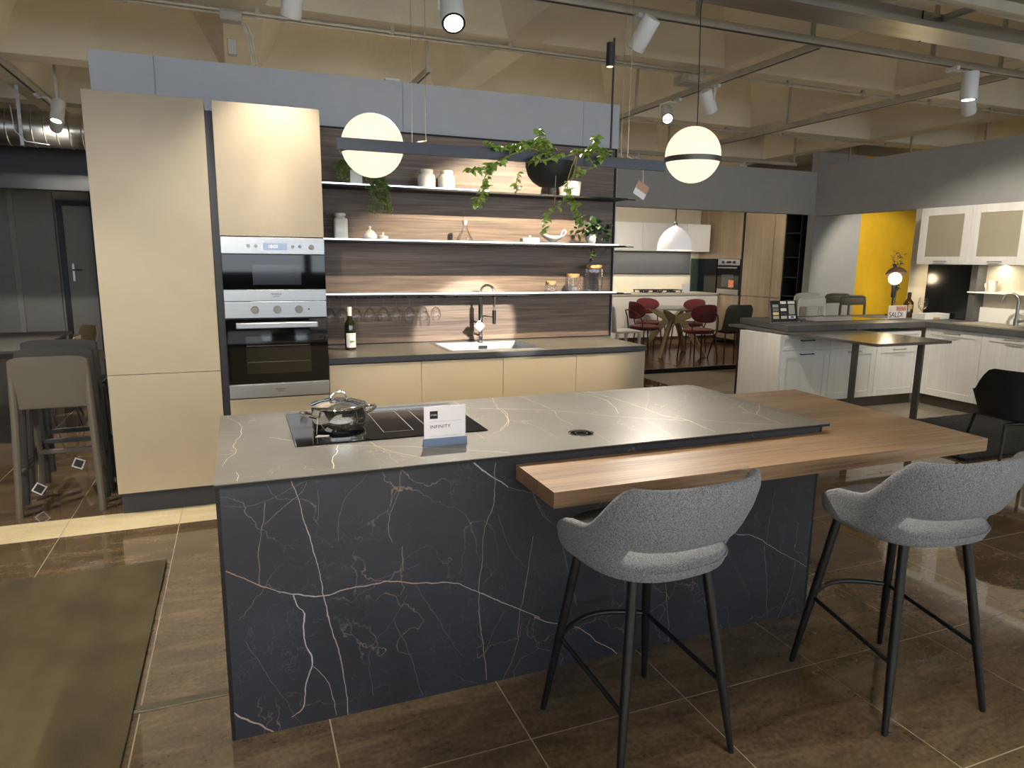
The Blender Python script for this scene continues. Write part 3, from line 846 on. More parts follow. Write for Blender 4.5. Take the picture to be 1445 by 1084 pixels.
B().prism([(PX-.105, PY-.115), (PX-.055, PY-.118), (PX-.05, PY-.098), (PX-.092, PY-.085)], PZ+.0003, PZ+.0012).build('price_tag', paper, t)

# sign
t = thing('table_sign', 'white card sign in a blue-grey foot on the island reading INFINITY', 'sign', (.68, 2.37, .8646))
B().box(.598, .762, 2.352, 2.385, .8648, .8685).box(.598, .762, 2.352, 2.358, .8685, .894, .001).box(.598, .762, 2.366, 2.372, .8685, .890).build('foot', blueb, t)
cd = B().box(.6015, .7585, 2.361, 2.3635, .8690, 1.012).build('card', paper, t)
lg = B().box(.623, .6525, 2.3603, 2.361, .966, .9945).build('logo', ink, cd)
text('logo_lettering', 'STOSA', .0078, (.6378, 2.3600, .9775), FACE_Y, paper, cd, 'CENTER', depth=.0002)
text('lettering', 'INFINITY', .0175, (.623, 2.3605, .930), FACE_Y, ink, cd, spacing=1.12, depth=.0003)
B().box(.623, .742, 2.3605, 2.361, .9545, .9553).box(.623, .742, 2.3605, 2.361, .8995, .9003).build('rule', M('grey_ink', lin((150,148,150)), .8, var=0), cd)

# pop-up socket
t = thing('popup_socket', 'round chrome pop-up socket flush in the island top', 'socket', (1.235, 2.35, .8646))
B().lathe((1.235, 2.35, .8647), [(.049, 0), (.052, .001), (.051, .003), (.044, .0035), (.042, .001), (.049, 0)], 40).build('ring', chrome, t)
B().lathe((1.235, 2.35, .8647), [(0, .0015), (.042, .0015), (.042, .0005)], 40).build('cap', cooktopm, t)
B().lathe((1.235, 2.35, .8647), [(.022, .0017), (.024, .0024), (.026, .0017)], 32).build('inner_ring', chrome, t)

# =================================================================== BAR STOOLS
def make_stool():
    t = thing('bar_stool', 'grey boucle bar stool with black legs', 'bar stool', (0, 0, 0), 'grey bar stools at the island', local=True)
    # local: faces +y, feet on z=0
    HX, HY = .218, .225
    def sm(a): a = max(0, min(1, a)); return a*a*(3-2*a)
    def shell(u, v, off):
        th = (u-.5)*2*R(126)                    # 0 = rear, +-128 = arm tips
        a = abs(th)
        top = .952 - .006*sm(a/R(40)) - .160*sm((a-R(44))/R(40)) - .07*sm((a-R(82))/R(44))
        bot = .742 - .090*sm((a-R(46))/R(12)) + .01*sm((a-R(95))/R(33))
        z = bot + (top-bot)*v
        h = (z-.66)/.29
        fl = .225 + .055*sm(h*1.1) + off
        rx = fl*1.0; ry = fl*(.94 + .10*max(0, math.cos(th)))
        taper = 1.04+.03*sm((a-R(60))/R(40))
        sn = math.copysign(abs(math.sin(th))**.72, math.sin(th)); cs = math.copysign(abs(math.cos(th))**.72, math.cos(th))
        x = sn*rx*.96*taper; y = -cs*ry*.98 + .005
        y -= .035*max(0, math.cos(th))*h            # the back leans
        edge = .0
        return (x, y, z + edge)
    # rounded shell as closed loop cross-section swept round the seat
    b = B(); nu, ns = 44, 16; vs = []; fs = []
    for i in range(nu+1):
        u = i/nu
        endk = min(1, min(u, 1-u)/.06+.02); endk = math.sqrt(max(0, 1-(1-endk)**2))
        for j in range(ns):
            a = 2*math.pi*j/ns
            c, s_ = math.cos(a), math.sin(a)
            vv = .5+.5*math.copysign(abs(s_)**.55, s_)*(.45+.55*endk)
            oo = .019*math.copysign(abs(c)**.7, c)*(.15+.85*endk)
            vs.append(shell(u, vv, oo))
    for i in range(nu):
        for j in range(ns):
            fs.append((i*ns+j, i*ns+(j+1) % ns, (i+1)*ns+(j+1) % ns, (i+1)*ns+j))
    fs.append(tuple(range(ns))); fs.append(tuple(nu*ns+j for j in range(ns))[::-1])
    b.add(vs, fs)
    bk = b.build('backrest', fabric, t, sharp=80)
    # seat pan: rounded, with rolled edge
    def se(th, rx, ry, n=2.6):
        c, s_ = math.cos(th), math.sin(th)
        k = (abs(c)**n+abs(s_)**n)**(-1/n)
        return rx*c*k, ry*s_*k
    b = B(); vs = []; fs = []; nn = 40
    prof = [(.55, .628), (.86, .632), (.97, .645), (1.0, .664), (.985, .684), (.93, .694), (.7, .700), (.35, .697)]
    for (k, z) in prof:
        for j in range(nn):
            x, y = se(2*math.pi*j/nn, .236*k, .238*k)
            vs.append((x, y+.0, z + (.008 if y > .1 else 0)))
    for i in range(len(prof)-1):
        for j in range(nn): fs.append((i*nn+j, i*nn+(j+1) % nn, (i+1)*nn+(j+1) % nn, (i+1)*nn+j))
    fs.append(tuple(range(nn))[::-1]); fs.append(tuple((len(prof)-1)*nn+j for j in range(nn)))
    st = b.add(vs, fs).build('seat', fabric, t, sharp=80)
    pp = [(se(2*math.pi*j/48, .236*1.0, .238*1.0)[0], se(2*math.pi*j/48, .237, .239)[1], .672) for j in range(48)]
    B().tube(pp, .004, 6, closed=True).build('piping', fabric, st)
    top = {}
    for sx in (-1, 1):
        for sy in (-1, 1):
            a = Vector((sx*.135, sy*.14, .642)); f = Vector((sx*HX, sy*HY, 0.0))
            B().tube([a, a.lerp(f, .55), a.lerp(f, .985), f], [.0155, .0155, .0105, .0095], 14).build('leg', black, t)
            top[(sx, sy)] = (a, f)
    def on(sx, sy, z):
        a, f = top[(sx, sy)]; return a.lerp(f, (a.z-z)/a.z)
    for sx in (-1, 1):
        B().tube([on(sx, -1, .235), on(sx, 1, .285)], .008, 10).build('stretcher', black, t)
    p, q = on(-1, 1, .285), on(1, 1, .285)
    B().tube([p.lerp(q, k/14)+Vector((0, .075*math.sin(math.pi*k/14), 0)) for k in range(15)], .009, 10).build('footrest', black, t)
    return t
stool = make_stool()
st2 = copy_tree(stool, loc=(2.145, 1.634, 0), rotz=R(-4), label='grey boucle bar stool at the right end of the bar top')
stool.location = (1.146, 1.748, 0); stool.rotation_euler = (0, 0, R(5))
stool['label'] = 'grey boucle bar stool nearest the camera, left of the pair'
t = thing('hang_tag', 'clear plastic sleeve tag hanging on the back of the right bar stool', 'tag', (2.40, 1.40, .78))
B().box(-.055, .055, -.0015, .0015, -.09, .085).xf(Matrix.Translation((2.412, 1.385, .83)) @ Matrix.Rotation(R(60), 4, 'Z') @ Matrix.Rotation(R(8), 4, 'Y')).build('sleeve', plasticbag, t)
B().box(-.018, .018, -.0025, -.0018, -.012, .014).xf(Matrix.Translation((2.412, 1.385, .84)) @ Matrix.Rotation(R(60), 4, 'Z')).build('sticker', paper, t)
t = thing('hang_tag', 'scrap of clear tag sticking up behind the left bar stool', 'tag', (1.28, 1.52, .93))
B().sheet(lambda u, v: (1.235+.09*u, 1.515-.02*u, .945+.022*v*(u+.15)), 6, 3, lambda u, v: (1.235+.09*u, 1.5165-.02*u, .945+.022*v*(u+.15))).build('sleeve', plasticbag, t)

# =================================================================== PENDANT LAMP
LY = 2.62
t = thing('pendant_lamp', 'long black bar pendant with two glowing globes and a hanging planter', 'pendant lamp', (1.2, LY, 1.84))
B().box(.36, 1.745, LY-.006, LY+.006, 1.921, 1.963, .001).build('bar', M('bar_anthracite', lin((54,58,66)), .35, .3, var=.05), t)
g1 = (.512, LY+.134, 1.962); g2 = (1.885, LY, 1.998)
B().sphere(g1, .118, 40, 20).build('globe', globe, t)
B().sphere(g2, .119, 40, 20).build('globe', globe, t)
rg = []
n = 48
for k in range(n):
    a = 2*math.pi*k/n; rg.append((g2[0]+.123*math.cos(a), g2[1]+.123*math.sin(a), 1.975))
rb = B(); vs = []; fs = []
for (x, y, z) in rg:
    for dz, dr in ((-.011, 1), (.011, 1), (.011, .965), (-.011, .965)): vs.append((g2[0]+(x-g2[0])*dr, g2[1]+(y-g2[1])*dr, z+dz))
for k in range(n):
    for j in range(4): fs.append((k*4+j, ((k+1) % n)*4+j, ((k+1) % n)*4+(j+1) % 4, k*4+(j+1) % 4))
rb.add(vs, fs).build('ring', M('ring_grey', lin((88,84,80)), .35, .5, var=.05), t)
rb = B(); n = 48; vs = []; fs = []
for k in range(n):
    a = 2*math.pi*k/n
    for dz, dr in ((-.011, .124), (.011, .124), (.011, .120), (-.011, .120)): vs.append((g1[0]+dr*math.cos(a), g1[1]+dr*math.sin(a), 1.942+dz))
for k in range(n):
    for j in range(4): fs.append((k*4+j, ((k+1) % n)*4+j, ((k+1) % n)*4+(j+1) % 4, k*4+(j+1) % 4))
rb.add(vs, fs).build('ring', MT['ring_grey'], t)
# bowl planter: half sphere
bw = B().lathe((1.235, LY+.075, 1.937), [(.104, 0), (.103, -.02), (.092, -.055), (.072, -.08), (.045, -.097), (0, -.104)], 40)
bw.lathe((1.235, LY+.075, 1.937), [(.098, 0), (.097, -.02), (.086, -.05), (.06, -.075), (0, -.09)], 40)
bw.build('planter_bowl', blackm, t)
B().lathe((1.235, LY+.075, 1.937), [(0, -.015), (.099, -.018)], 30).build('soil', soil, t)
# suspension
for (x0_, x1_, yy) in ((.635, .635, LY), (1.525, 1.525, LY)):
    B().cyl((x0_, yy, 1.962), (x1_, yy, 3.2), .0012, n=6).build('cable', brass, t)
for x in (.655, 1.585):
    B().tube([(x, LY, 1.964), (x+.08, LY+.18, 2.0), (x+.08, LY+.18, 3.2)], .0015, 6).build('cable', brass, t)
    B().tube([(x, LY, 1.964), (x+.08, LY+.18, 2.0)], .004, 8).build('spreader', brass, t)
B().cyl((1.475, LY, 1.955), (1.475, LY, 2.425), .0045, n=10).build('rod', black, t)
sp = B().cyl((1.458, LY, 2.315), (1.458, LY, 2.405), .0165, n=24).build('rod_spotlight', black, t)
B().cyl((1.458, LY, 2.3142), (1.458, LY, 2.315), .0135, n=20).build('lens', emis('rod_lens', (1, .8, .5), 1.2), sp)
B().tube([(1.90, LY+.0, 2.1), (1.902, LY+.01, 2.3), (1.906, LY+.03, 2.6), (1.99, LY+.1, 2.95), (1.99, LY+.12, 3.2)], .0022, 6).build('power_cord', black, t)
# cards hanging on the lamp
t = thing('price_card', 'brown and white price card hanging from the lamp bar by the right globe', 'price card', (1.627, LY, 1.80))
b = B().box(-.030, .030, -.0006, .0006, -.030, .030).xf(Matrix.Translation((1.625, LY-.009, 1.836)) @ Matrix.Rotation(R(28), 4, 'Y'))
c_ = b.build('card', kraft, t)
B().box(-.030, .030, -.0012, -.0006, -.030, -.004).xf(Matrix.Translation((1.625, LY-.009, 1.836)) @ Matrix.Rotation(R(28), 4, 'Y')).build('printed_half', paper, c_)
B().cyl((1.632, LY-.008, 1.922), (1.633, LY-.009, 1.868), .0008, n=5).build('string', paper, t)
t = thing('price_card', 'price card seen edge-on hanging below the planter bowl', 'price card', (1.217, LY-.012, 1.73))
B().box(-.0012, .0012, -.025, .025, -.032, .032).xf(Matrix.Translation((1.219, LY-.012, 1.785)) @ Matrix.Rotation(R(8), 4, 'Y') @ Matrix.Rotation(R(-22), 4, 'Z')).build('card', kraft, t)
B().cyl((1.219, LY-.012, 1.81), (1.225, LY-.008, 1.93), .0008, n=5).build('string', paper, t)

# trailing plant in the bowl
random.seed(4)
def leaf_mesh(name, mat, L_=.05, w=.018, fold=.25):
    b = B()
    vs = [(0, 0, 0)]
    st = [(.25, .75), (.5, 1.0), (.78, .62)]
    for (k, q) in st: vs += [(-w*q, L_*k, fold*w*q), (0, L_*k, -.06*L_*k*k), (w*q, L_*k, fold*w*q)]
    vs.append((0, L_, -.12*L_))
    fs = [(0, 2, 1), (0, 3, 2), (1, 2, 5, 4), (2, 3, 6, 5), (4, 5, 8, 7), (5, 6, 9, 8), (7, 8, 10), (8, 9, 10)]
    vs2 = [(x, y, z-.0006) for x, y, z in vs]
    b.add(vs, fs); b.add(vs2, [f[::-1] for f in fs])
    return b.mesh(name, mat, sharp=80)
lm = [leaf_mesh('leaf', leafm, .034, .0095), leaf_mesh('leaf', leafm, .028, .0105), leaf_mesh('leaf', leafm, .024, .007)]
t = thing('trailing_plant', 'light green trailing plant growing over the pendant planter', 'plant', (1.235, LY+.075, 1.92))
vines = [
 [(1.23, LY+.06, 1.93), (1.14, LY, 1.985), (1.05, LY-.02, 1.985), (.98, LY-.01, 1.965), (.93, LY-.02, 1.975)],
 [(1.22, LY+.05, 1.93), (1.12, LY-.02, 1.97), (1.03, LY-.05, 1.945), (.97, LY-.03, 1.915), (.93, LY-.02, 1.88), (.925, LY-.02, 1.83), (.90, LY-.02, 1.79), (.885, LY-.02, 1.745)],
 [(1.0, LY-.03, 1.93), (.95, LY-.03, 1.895), (.89, LY-.03, 1.88), (.84, LY-.03, 1.872)],
 [(1.24, LY+.05, 1.93), (1.17, LY+.02, 2.0), (1.15, LY, 2.05)],
 [(1.25, LY+.05, 1.93), (1.2, LY, 1.99), (1.13, LY-.02, 2.0), (1.08, LY-.03, 1.975), (1.02, LY-.04, 1.965)],
 [(1.26, LY+.06, 1.94), (1.30, LY, 1.97), (1.36, LY-.02, 1.975), (1.40, LY-.02, 2.01), (1.385, LY-.03, 2.035)],
 [(1.27, LY+.05, 1.94), (1.35, LY-.01, 1.965), (1.41, LY-.03, 1.99), (1.43, LY-.04, 1.97), (1.415, LY-.04, 1.945)],
 [(1.24, LY+.03, 1.94), (1.29, LY-.04, 1.955), (1.27, LY-.05, 1.90), (1.255, LY-.05, 1.84), (1.265, LY-.05, 1.79), (1.29, LY-.05, 1.765), (1.30, LY-.05, 1.735), (1.325, LY-.05, 1.70)],
 [(1.30, LY-.04, 1.95), (1.275, LY-.06, 1.87), (1.24, LY-.06, 1.82), (1.25, LY-.06, 1.79), (1.20, LY-.06, 1.745), (1.165, LY-.06, 1.70), (1.155, LY-.06, 1.655)],
 [(1.2, LY, 1.96), (1.15, LY-.04, 1.95), (1.10, LY-.05, 1.925), (1.17, LY-.055, 1.93), (1.22, LY-.05, 1.955)],
 [(1.36, LY-.02, 1.96), (1.37, LY-.05, 1.91), (1.31, LY-.05, 1.895), (1.30, LY-.05, 1.88)],
 [(1.07, LY+.02, 1.88), (1.055, LY, 1.84), (1.06, LY, 1.81)],
]
def spline(P, n=6):
    P = [Vector(p) for p in P]; out = []
    for i in range(len(P)-1):
        a = P[max(i-1, 0)]; b = P[i]; c = P[i+1]; d = P[min(i+2, len(P)-1)]
        for k in range(n):
            u = k/n
            out.append(.5*((2*b)+(c-a)*u+(2*a-5*b+4*c-d)*u*u+(3*b-a-3*c+d)*u**3))
    out.append(P[-1]); return out
dens = [1.0, .6, 1.3, 1.4, 1.5, 1.4, 1.2, .55, .4, .8, .6, .8]
for vi, V in enumerate(vines):
    sp_ = spline(V)
    vn = B().tube(sp_, [.0026-.0012*k/len(sp_) for k in range(len(sp_))], 5).build('vine', stemm, t)
    Ltot = sum((sp_[k+1]-sp_[k]).length for k in range(len(sp_)-1))
    nl = max(7, int(Ltot*230*dens[vi]))
    for k in range(nl):
        u = (k+.5)/nl if vi in (1, 7, 8) else random.random()**.8
        if vi in (1, 7, 8): u = .35+.65*u
        if k < 5: u = 1-.01*k           # a tuft at the tip
        p = sp_[min(len(sp_)-1, int(u*(len(sp_)-1)))]
        e = Euler((random.uniform(-.9, .5), random.uniform(-.7, .7), random.uniform(-math.pi, math.pi)))
        s_ = random.uniform(.7, 1.15)
        inst('leaf', random.choice(lm), vn, p, e, (s_, s_, s_))

# =================================================================== SHELF OBJECTS
def jar(x, z, r=.062, h=.125, lab='', grp=None):
    t = thing('ceramic_jar', lab, 'jar', (x, 5.0, z), grp)
    b = B(); nn = 8
    prof = [(0, 0), (r*.94, 0), (r, .006), (r, h*.62), (r*.97, h*.70), (r*.72, h*.80), (r*.70, h*.84)]
    b.lathe((x, 5.0, z), prof, 8).build('body', ceram, t, sharp=60)
    B().lathe((x, 5.0, z), [(r*.70, h*.82), (r*.73, h*.86), (r*.73, h*.97), (r*.68, h), (r*.62, h*.96), (r*.6, h*.8)], 28).build('rim', ceram, t)
zh, zm, zl = SH['high']+.0005, SH['mid']+.0005, SH['low']+.0005
jar(1.315, zh, .066, .14, 'white faceted ceramic jar, left of the pair on the highest shelf', 'white jars on the highest shelf')
jar(1.463, zh, .066, .14, 'white faceted ceramic jar, right of the pair on the highest shelf', 'white jars on the highest shelf')
t = thing('ceramic_jar', 'tall white square ceramic jar at the left end of the middle shelf', 'jar', (.69, 5.0, zm))
B().box(.645, .74, 4.955, 5.045, zm, zm+.15, .012, 3).build('body', ceram, t)
B().lathe((.692, 5.0, zm+.148), [(.036, 0), (.034, .012), (.041, .018), (.041, .032), (.036, .036), (.03, .03), (.03, 0)], 28).build('rim', ceram, t)
t = thing('sugar_bowl', 'white onion-shaped sugar bowl with knob lid on the middle shelf', 'bowl', (.897, 5.0, zm))
B().lathe((.897, 5.0, zm), [(0, 0), (.03, 0), (.046, .014), (.051, .03), (.046, .046), (.038, .054)], 28).build('body', ceram, t)
B().lathe((.897, 5.0, zm), [(.039, .054), (.03, .066), (.014, .076), (.007, .082), (.007, .086), (.011, .093), (.007, .101), (0, .103)], 24).build('lid', ceram, t)
t = thing('lidded_pot', 'small white lidded pot beside the sugar bowl', 'pot', (.99, 5.0, zm))
B().lathe((.99, 5.0, zm), [(0, 0), (.028, 0), (.033, .004), (.036, .028), (.040, .032)], 24).build('body', ceram, t)
B().lathe((.99, 5.0, zm), [(.040, .032), (.03, .038), (.008, .042), (.005, .048), (.009, .054), (.006, .060), (0, .061)], 20).build('lid', ceram, t)
t = thing('oil_bottle', 'clear glass conical oil bottle with spout on the middle shelf', 'bottle', (1.602, 5.0, zm))
B().lathe((1.602, 5.0, zm), [(0, .006), (.05, .004), (.064, 0), (.066, .006), (.06, .03), (.03, .085), (.018, .11), (.016, .135), (.020, .14)], 32).build('body', glass, t)
B().lathe((1.602, 5.0, zm), [(0, .128), (.014, .128), (.018, .142), (.018, .162), (0, .165)], 20).build('stopper', ceram, t)
B().tube([(1.602, 5.0, zm+.165), (1.602, 5.0, zm+.195), (1.594, 5.0, zm+.215), (1.586, 5.0, zm+.235)], [.006, .005, .004, .003], 8).build('spout', glass, t)
t = thing('butter_dish', 'white rectangular butter dish with knob on the middle shelf', 'dish', (2.13, 5.0, zm))
B().box(2.05, 2.21, 4.955, 5.045, zm, zm+.010, .004, 2).build('plate', ceram, t)
B().box(2.06, 2.20, 4.962, 5.038, zm+.010, zm+.048, .010, 3).sphere((2.13, 5.0, zm+.056), .011, 14, 8).build('lid', ceram, t)
t = thing('gravy_boat', 'white gravy boat with looped handle on the middle shelf', 'gravy boat', (2.335, 5.0, zm))
def boat(u, v, k=1.0):
    th = 2*math.pi*u; h = v
    r = .012+.044*math.sin(min(1, h*1.02)*math.pi/2)**1.1
    x = math.cos(th)*r*1.55*k; y = math.sin(th)*r*k
    z = .012+.052*h + (.026*max(0, -math.cos(th))**3*h) + .010*max(0, math.cos(th))*h
    x -= .028*max(0, -math.cos(th))**4*h
    return (2.33+x, 5.0+y, zm+z)
b = B().sheet(lambda u, v: boat(u, v), 32, 8, lambda u, v: boat(u, v, .93))
b.lathe((2.33, 5.0, zm), [(0, 0), (.036, 0), (.034, .006), (.016, .014), (0, .014)], 24)
b.build('body', ceram, t)
B().tube(spline([(2.388, 5.0, zm+.045), (2.425, 5.0, zm+.075), (2.44, 5.0, zm+.10), (2.425, 5.0, zm+.115), (2.408, 5.0, zm+.10), (2.40, 5.0, zm+.072)], 4), .005, 8).build('handle', ceram, t)
# storage jars
for i, (x, r, h, lab) in enumerate(((2.317, .048, .075, 'shortest of the three clear storage jars with cork lid'), (2.512, .060, .132, 'medium clear storage jar with cork lid'), (2.702, .072, .205, 'tallest of the three clear storage jars with cork lid'))):
    t = thing('storage_jar', lab+' on the lowest shelf', 'jar', (x, 5.0, zl), 'clear storage jars on the lowest shelf')
    B().lathe((x, 5.0, zl), [(0, .003), (r*.95, .002), (r, .006), (r, h-.02), (r*.88, h-.008), (r*.85, h)], 32).build('body', glass, t)
    B().cyl((x, 5.0, zl+h-.012), (x, 5.0, zl+h+.016), r*.84, r*.88, 28).build('lid', cork, t)
# hanging wine glasses
g0 = thing('wine_glass', 'first hanging wine glass from the oven', 'wine glass', (0, 0, 0), 'wine glasses hanging under the lowest shelf', local=True)
B().lathe((0, 0, 0), [(0, 0), (.034, -.002), (.034, -.004), (.01, -.007), (.004, -.012)], 24).build('foot', glass, g0)
B().cyl((0, 0, -.010), (0, 0, -.083), .0036, .0036, 8).build('stem', glass, g0)
B().lathe((0, 0, 0), [(0, -.080), (.012, -.084), (.03, -.102), (.039, -.128), (.038, -.152), (.031, -.185), (.0305, -.185)], 28).build('bowl', glass, g0)
gx = (.600, .687, .781, .882, .980, 1.074, 1.174, 1.276, 1.374)
nth = ('first', 'second', 'third', 'fourth', 'fifth', 'sixth', 'seventh', 'eighth', 'ninth')
for i, x in enumerate(gx):
    lab = nth[i]+' hanging wine glass counted from the oven side'
    if i == 0: g0.location = (x, 5.0, zl-.0165); g0['label'] = lab
    else: copy_tree(g0, loc=(x, 5.0, zl-.0165), label=lab)
t = thing('glass_rail', 'black hanging rail for stemware under the lowest shelf', 'rail', (1.3, 5.0, zl-.03))
rb = B()
for x in [.55+.0975*k for k in range(15)]:
    rb.box(x-.004, x+.004, 4.93, 5.1, zl-.026, zl-.0148)
rb.box(.55, 1.92, 5.085, 5.1, zl-.026, zl-.0148)
rb.build('rail_bars', blackm, t)
# wine bottle
def bottle(t, x, y, z, r, h, mat, capm):
    B().lathe((x, y, z), [(0, .004), (r*.9, 0), (r, .005), (r, h*.56), (r*.93, h*.62), (r*.42, h*.74), (r*.36, h*.8), (r*.36, h*.985), (r*.3, h), (0, h)], 32).build('body', mat, t)
    B().lathe((x, y, z), [(r*.38, h*.80), (r*.39, h*.985), (r*.36, h+.002), (0, h+.003)], 24).build('capsule', capm, t)
t = thing('wine_bottle', 'dark green wine bottle with white cap on the worktop by the oven', 'bottle', (.715, 4.85, .9057))
bottle(t, .715, 4.85, .906, .0385, .296, winegreen, ceram)
def labelstrip(x, y, z0_, z1_, r, a0, a1):
    return lambda u, v: (x+r*math.sin(a0+(a1-a0)*u), y-r*math.cos(a0+(a1-a0)*u), z0_+(z1_-z0_)*v)
lb = B().sheet(labelstrip(.715, 4.85, .925, 1.025, .0390, -.9, 1.1), 12, 1, labelstrip(.715, 4.85, .925, 1.025, .0386, -.9, 1.1)).build('paper_label', paper, t)
B().sheet(lambda u, v: labelstrip(.715, 4.85, .955+.012*u, .975-.006*u, .0394, -.2, .9)(u, v), 8, 2, lambda u, v: labelstrip(.715, 4.85, .955+.012*u, .975-.006*u, .0391, -.2, .9)(u, v)).build('green_print', M('green_print', lin((90,160,80)), .6, var=.2), lb)

# fern in white cube vase, top shelf
def bush(b, c, n, spread, drop, ls, seed, lw=.4):
    rr = random.Random(seed)
    for k in range(n):
        p = Vector(c)+Vector((rr.gauss(0, spread[0]), rr.gauss(0, spread[1]), rr.gauss(0, spread[2])))
        leaf(b, p, rr, ls, lw)
def leaf(b, p, rr, ls, lw):
    d = Vector((rr.uniform(-1, 1), rr.uniform(-1, .6), rr.uniform(-.9, .7))).normalized()
    s_ = d.cross(Vector((rr.uniform(-1, 1), rr.uniform(-1, 1), rr.uniform(-1, 1)))).normalized()
    l = ls*rr.uniform(.6, 1.2); w = l*lw
    n_ = d.cross(s_)*.12*l
    b.add([p, p+d*l*.5+s_*w*.5+n_, p+d*l, p+d*l*.5-s_*w*.5+n_], [(0, 1, 2), (0, 2, 3)])
t = thing('trailing_fern', 'bushy fern in a small white square vase spilling over the highest shelf', 'plant', (.80, 5.0, zh))
B().box(.763, .848, 4.96, 5.045, zh, zh+.105, .004).build('vase', ceram, t)
b = B(); rr = random.Random(8)
for k in range(46):
    x0_ = rr.uniform(-.06, .05); 
    if k < 14: P = [Vector((.80, 5.0, zh+.10)), Vector((.80-rr.uniform(.04, .12), 4.95, zh+.12+rr.uniform(0, .05))), Vector((.80-rr.uniform(.06, .13), 4.93, zh+rr.uniform(.03, .12)))]
    elif k < 30:
        P = [Vector((.82, 5.0, zh+.10)), Vector((.82+rr.uniform(.04, .12), 4.92, zh+.10)), Vector((.86+rr.uniform(.0, .16), 4.87, zh-.02)), Vector((.84+rr.uniform(.02, .20), 4.87, zh-rr.uniform(.08, .20)))]
    else:
        P = [Vector((.82, 5.0, zh+.10)), Vector((.87+rr.uniform(0, .1), 4.9, zh+rr.uniform(.02, .10))), Vector((.90+rr.uniform(0, .12), 4.87, zh-rr.uniform(-.02, .06)))]
    sp_ = spline(P, 7)
    for q in sp_[5:]:
        for _ in range(7): leaf(b, q+Vector((rr.gauss(0, .009), rr.gauss(0, .008), rr.gauss(0, .009))), rr, .017, .55)
b.build('foliage', leaff, t, kind='stuff', sharp=180)
# pothos in white pot, middle shelf right
t = thing('potted_ivy', 'dark green leafy plant in a round white pot at the right of the middle shelf', 'plant', (2.655, 4.99, zm))
B().lathe((2.655, 4.985, zm), [(0, 0), (.028, 0), (.034, .01), (.046, .05), (.046, .082), (.043, .082), (.042, .05), (0, .045)], 28).build('pot', ceram, t)
lmd = [leaf_mesh('leaf', leafd, .062, .022), leaf_mesh('leaf', leafd, .045, .018), leaf_mesh('leaf', leafd, .034, .014)]
fo = B().cyl((2.655, 4.985, zm+.04), (2.63, 4.97, zm+.14), .006, .003, 6).cyl((2.655, 4.985, zm+.04), (2.70, 4.96, zm+.14), .005, .003, 6).cyl((2.66, 4.95, zm+.07), (2.64, 4.92, zm-.10), .003, .002, 6).build('stem', stemm, t)
rr = random.Random(3)
for k in range(95):
    if k < 82:
        p = Vector((2.615+rr.gauss(0, .062), 4.945+rr.gauss(0, .03), zm+.125+rr.gauss(0, .048)))
        if k > 50: p = Vector((2.745+rr.gauss(0, .035), 4.95+rr.gauss(0, .02), zm+.12+rr.gauss(0, .04)))
    else:
        p = Vector((2.643+rr.gauss(0, .012), 4.93, zm-.02-(k-82)*.007))
    inst('leaf', rr.choice(lmd if k < 82 else lmd[2:]), fo, p, Euler((rr.uniform(-1.3, .4), rr.uniform(-.8, .8), rr.uniform(-math.pi, math.pi))), (1, 1, 1))
# behind the bowl: ridged glass vase and black canister on the top shelf
t = thing('ridged_vase', 'pale ridged glass vase half hidden behind the hanging planter', 'vase', (2.46, 5.0, zh))
b = B(); nn = 48; prof = [(.070, 0), (.078, .004), (.086, .06), (.092, .11), (.088, .11), (.08, .02), (0, .012)]
vs = []; fs = []
for (r, z) in prof[:-1]:
    for j in range(nn):
        a = 2*math.pi*j/nn; q = r*(1+.025*math.cos(a*16)); vs.append((2.46+q*math.cos(a), 5.0+q*math.sin(a), zh+z))
for i in range(len(prof)-2):
    for j in range(nn): fs.append((i*nn+j, i*nn+(j+1) % nn, (i+1)*nn+(j+1) % nn, (i+1)*nn+j))
fs.append(tuple(range(nn))); 
b.add(vs, fs).build('body', M('milky_glass', lin((206,204,194)), .25, var=.1), t)
t = thing('black_canister', 'slim black canister beside the pale ridged vase', 'canister', (2.308, 5.0, zh))
B().lathe((2.308, 5.0, zh), [(0, 0), (.03, 0), (.032, .004), (.032, .105), (.028, .11), (0, .11)], 24).build('body', black, t)
B().lathe((2.308, 5.0, zh), [(.033, .110), (.033, .125), (.028, .128), (0, .128)], 24).build('lid', black, t)

# =================================================================== RUG
b = B()
b.sheet(lambda u, v: (-.41-2.2*(1-u), 1.2+2.49*v, .016+.0025*math.sin(u*37)*math.sin(v*31)), 60, 60,
        lambda u, v: (-.41-2.2*(1-u), 1.2+2.49*v, .0005))
b.build('area_rug', rugm, None, 'olive brown pile rug lying in the left foreground', 'rug')
# =================================================================== CEILING SERVICES
def rail(name, p, q, w, h, mat, lab, cat, extra=None):
    t = thing(name, lab, cat, tuple((Vector(p)+Vector(q))/2))
    p = Vector(p); q = Vector(q); d = (q-p)
    b = B()
    if abs(d.x) > abs(d.y):
        b.box(p.x, q.x, p.y-w/2, p.y+w/2, p.z, p.z+h, .002); 
        g = B().box(p.x, q.x, p.y-w*.18, p.y+w*.18, p.z-.002, p.z+.0005)
    else:
        b.box(p.x-w/2, p.x+w/2, p.y, q.y, p.z, p.z+h, .002); g = B().box(p.x-w*.18, p.x+w*.18, p.y, q.y, p.z-.002, p.z+.0005)
    b.build('profile', mat, t); g.build('slot', blackm, t)
    n = max(2, int(d.length/2))
    for k in range(n+1):
        c = p.lerp(q, (k+.03)/(n+.06))
        B().box(c.x-.012, c.x+.012, c.y-.012, c.y+.012, c.z+h, 3.735).build('hanger', mat, t)
    return t
rail('light_track', (-3.5, 3.85, 2.985), (9, 3.85, 2.985), .045, .045, trackm, 'grey light track running along the kitchen, over the hob spotlight', 'light track')
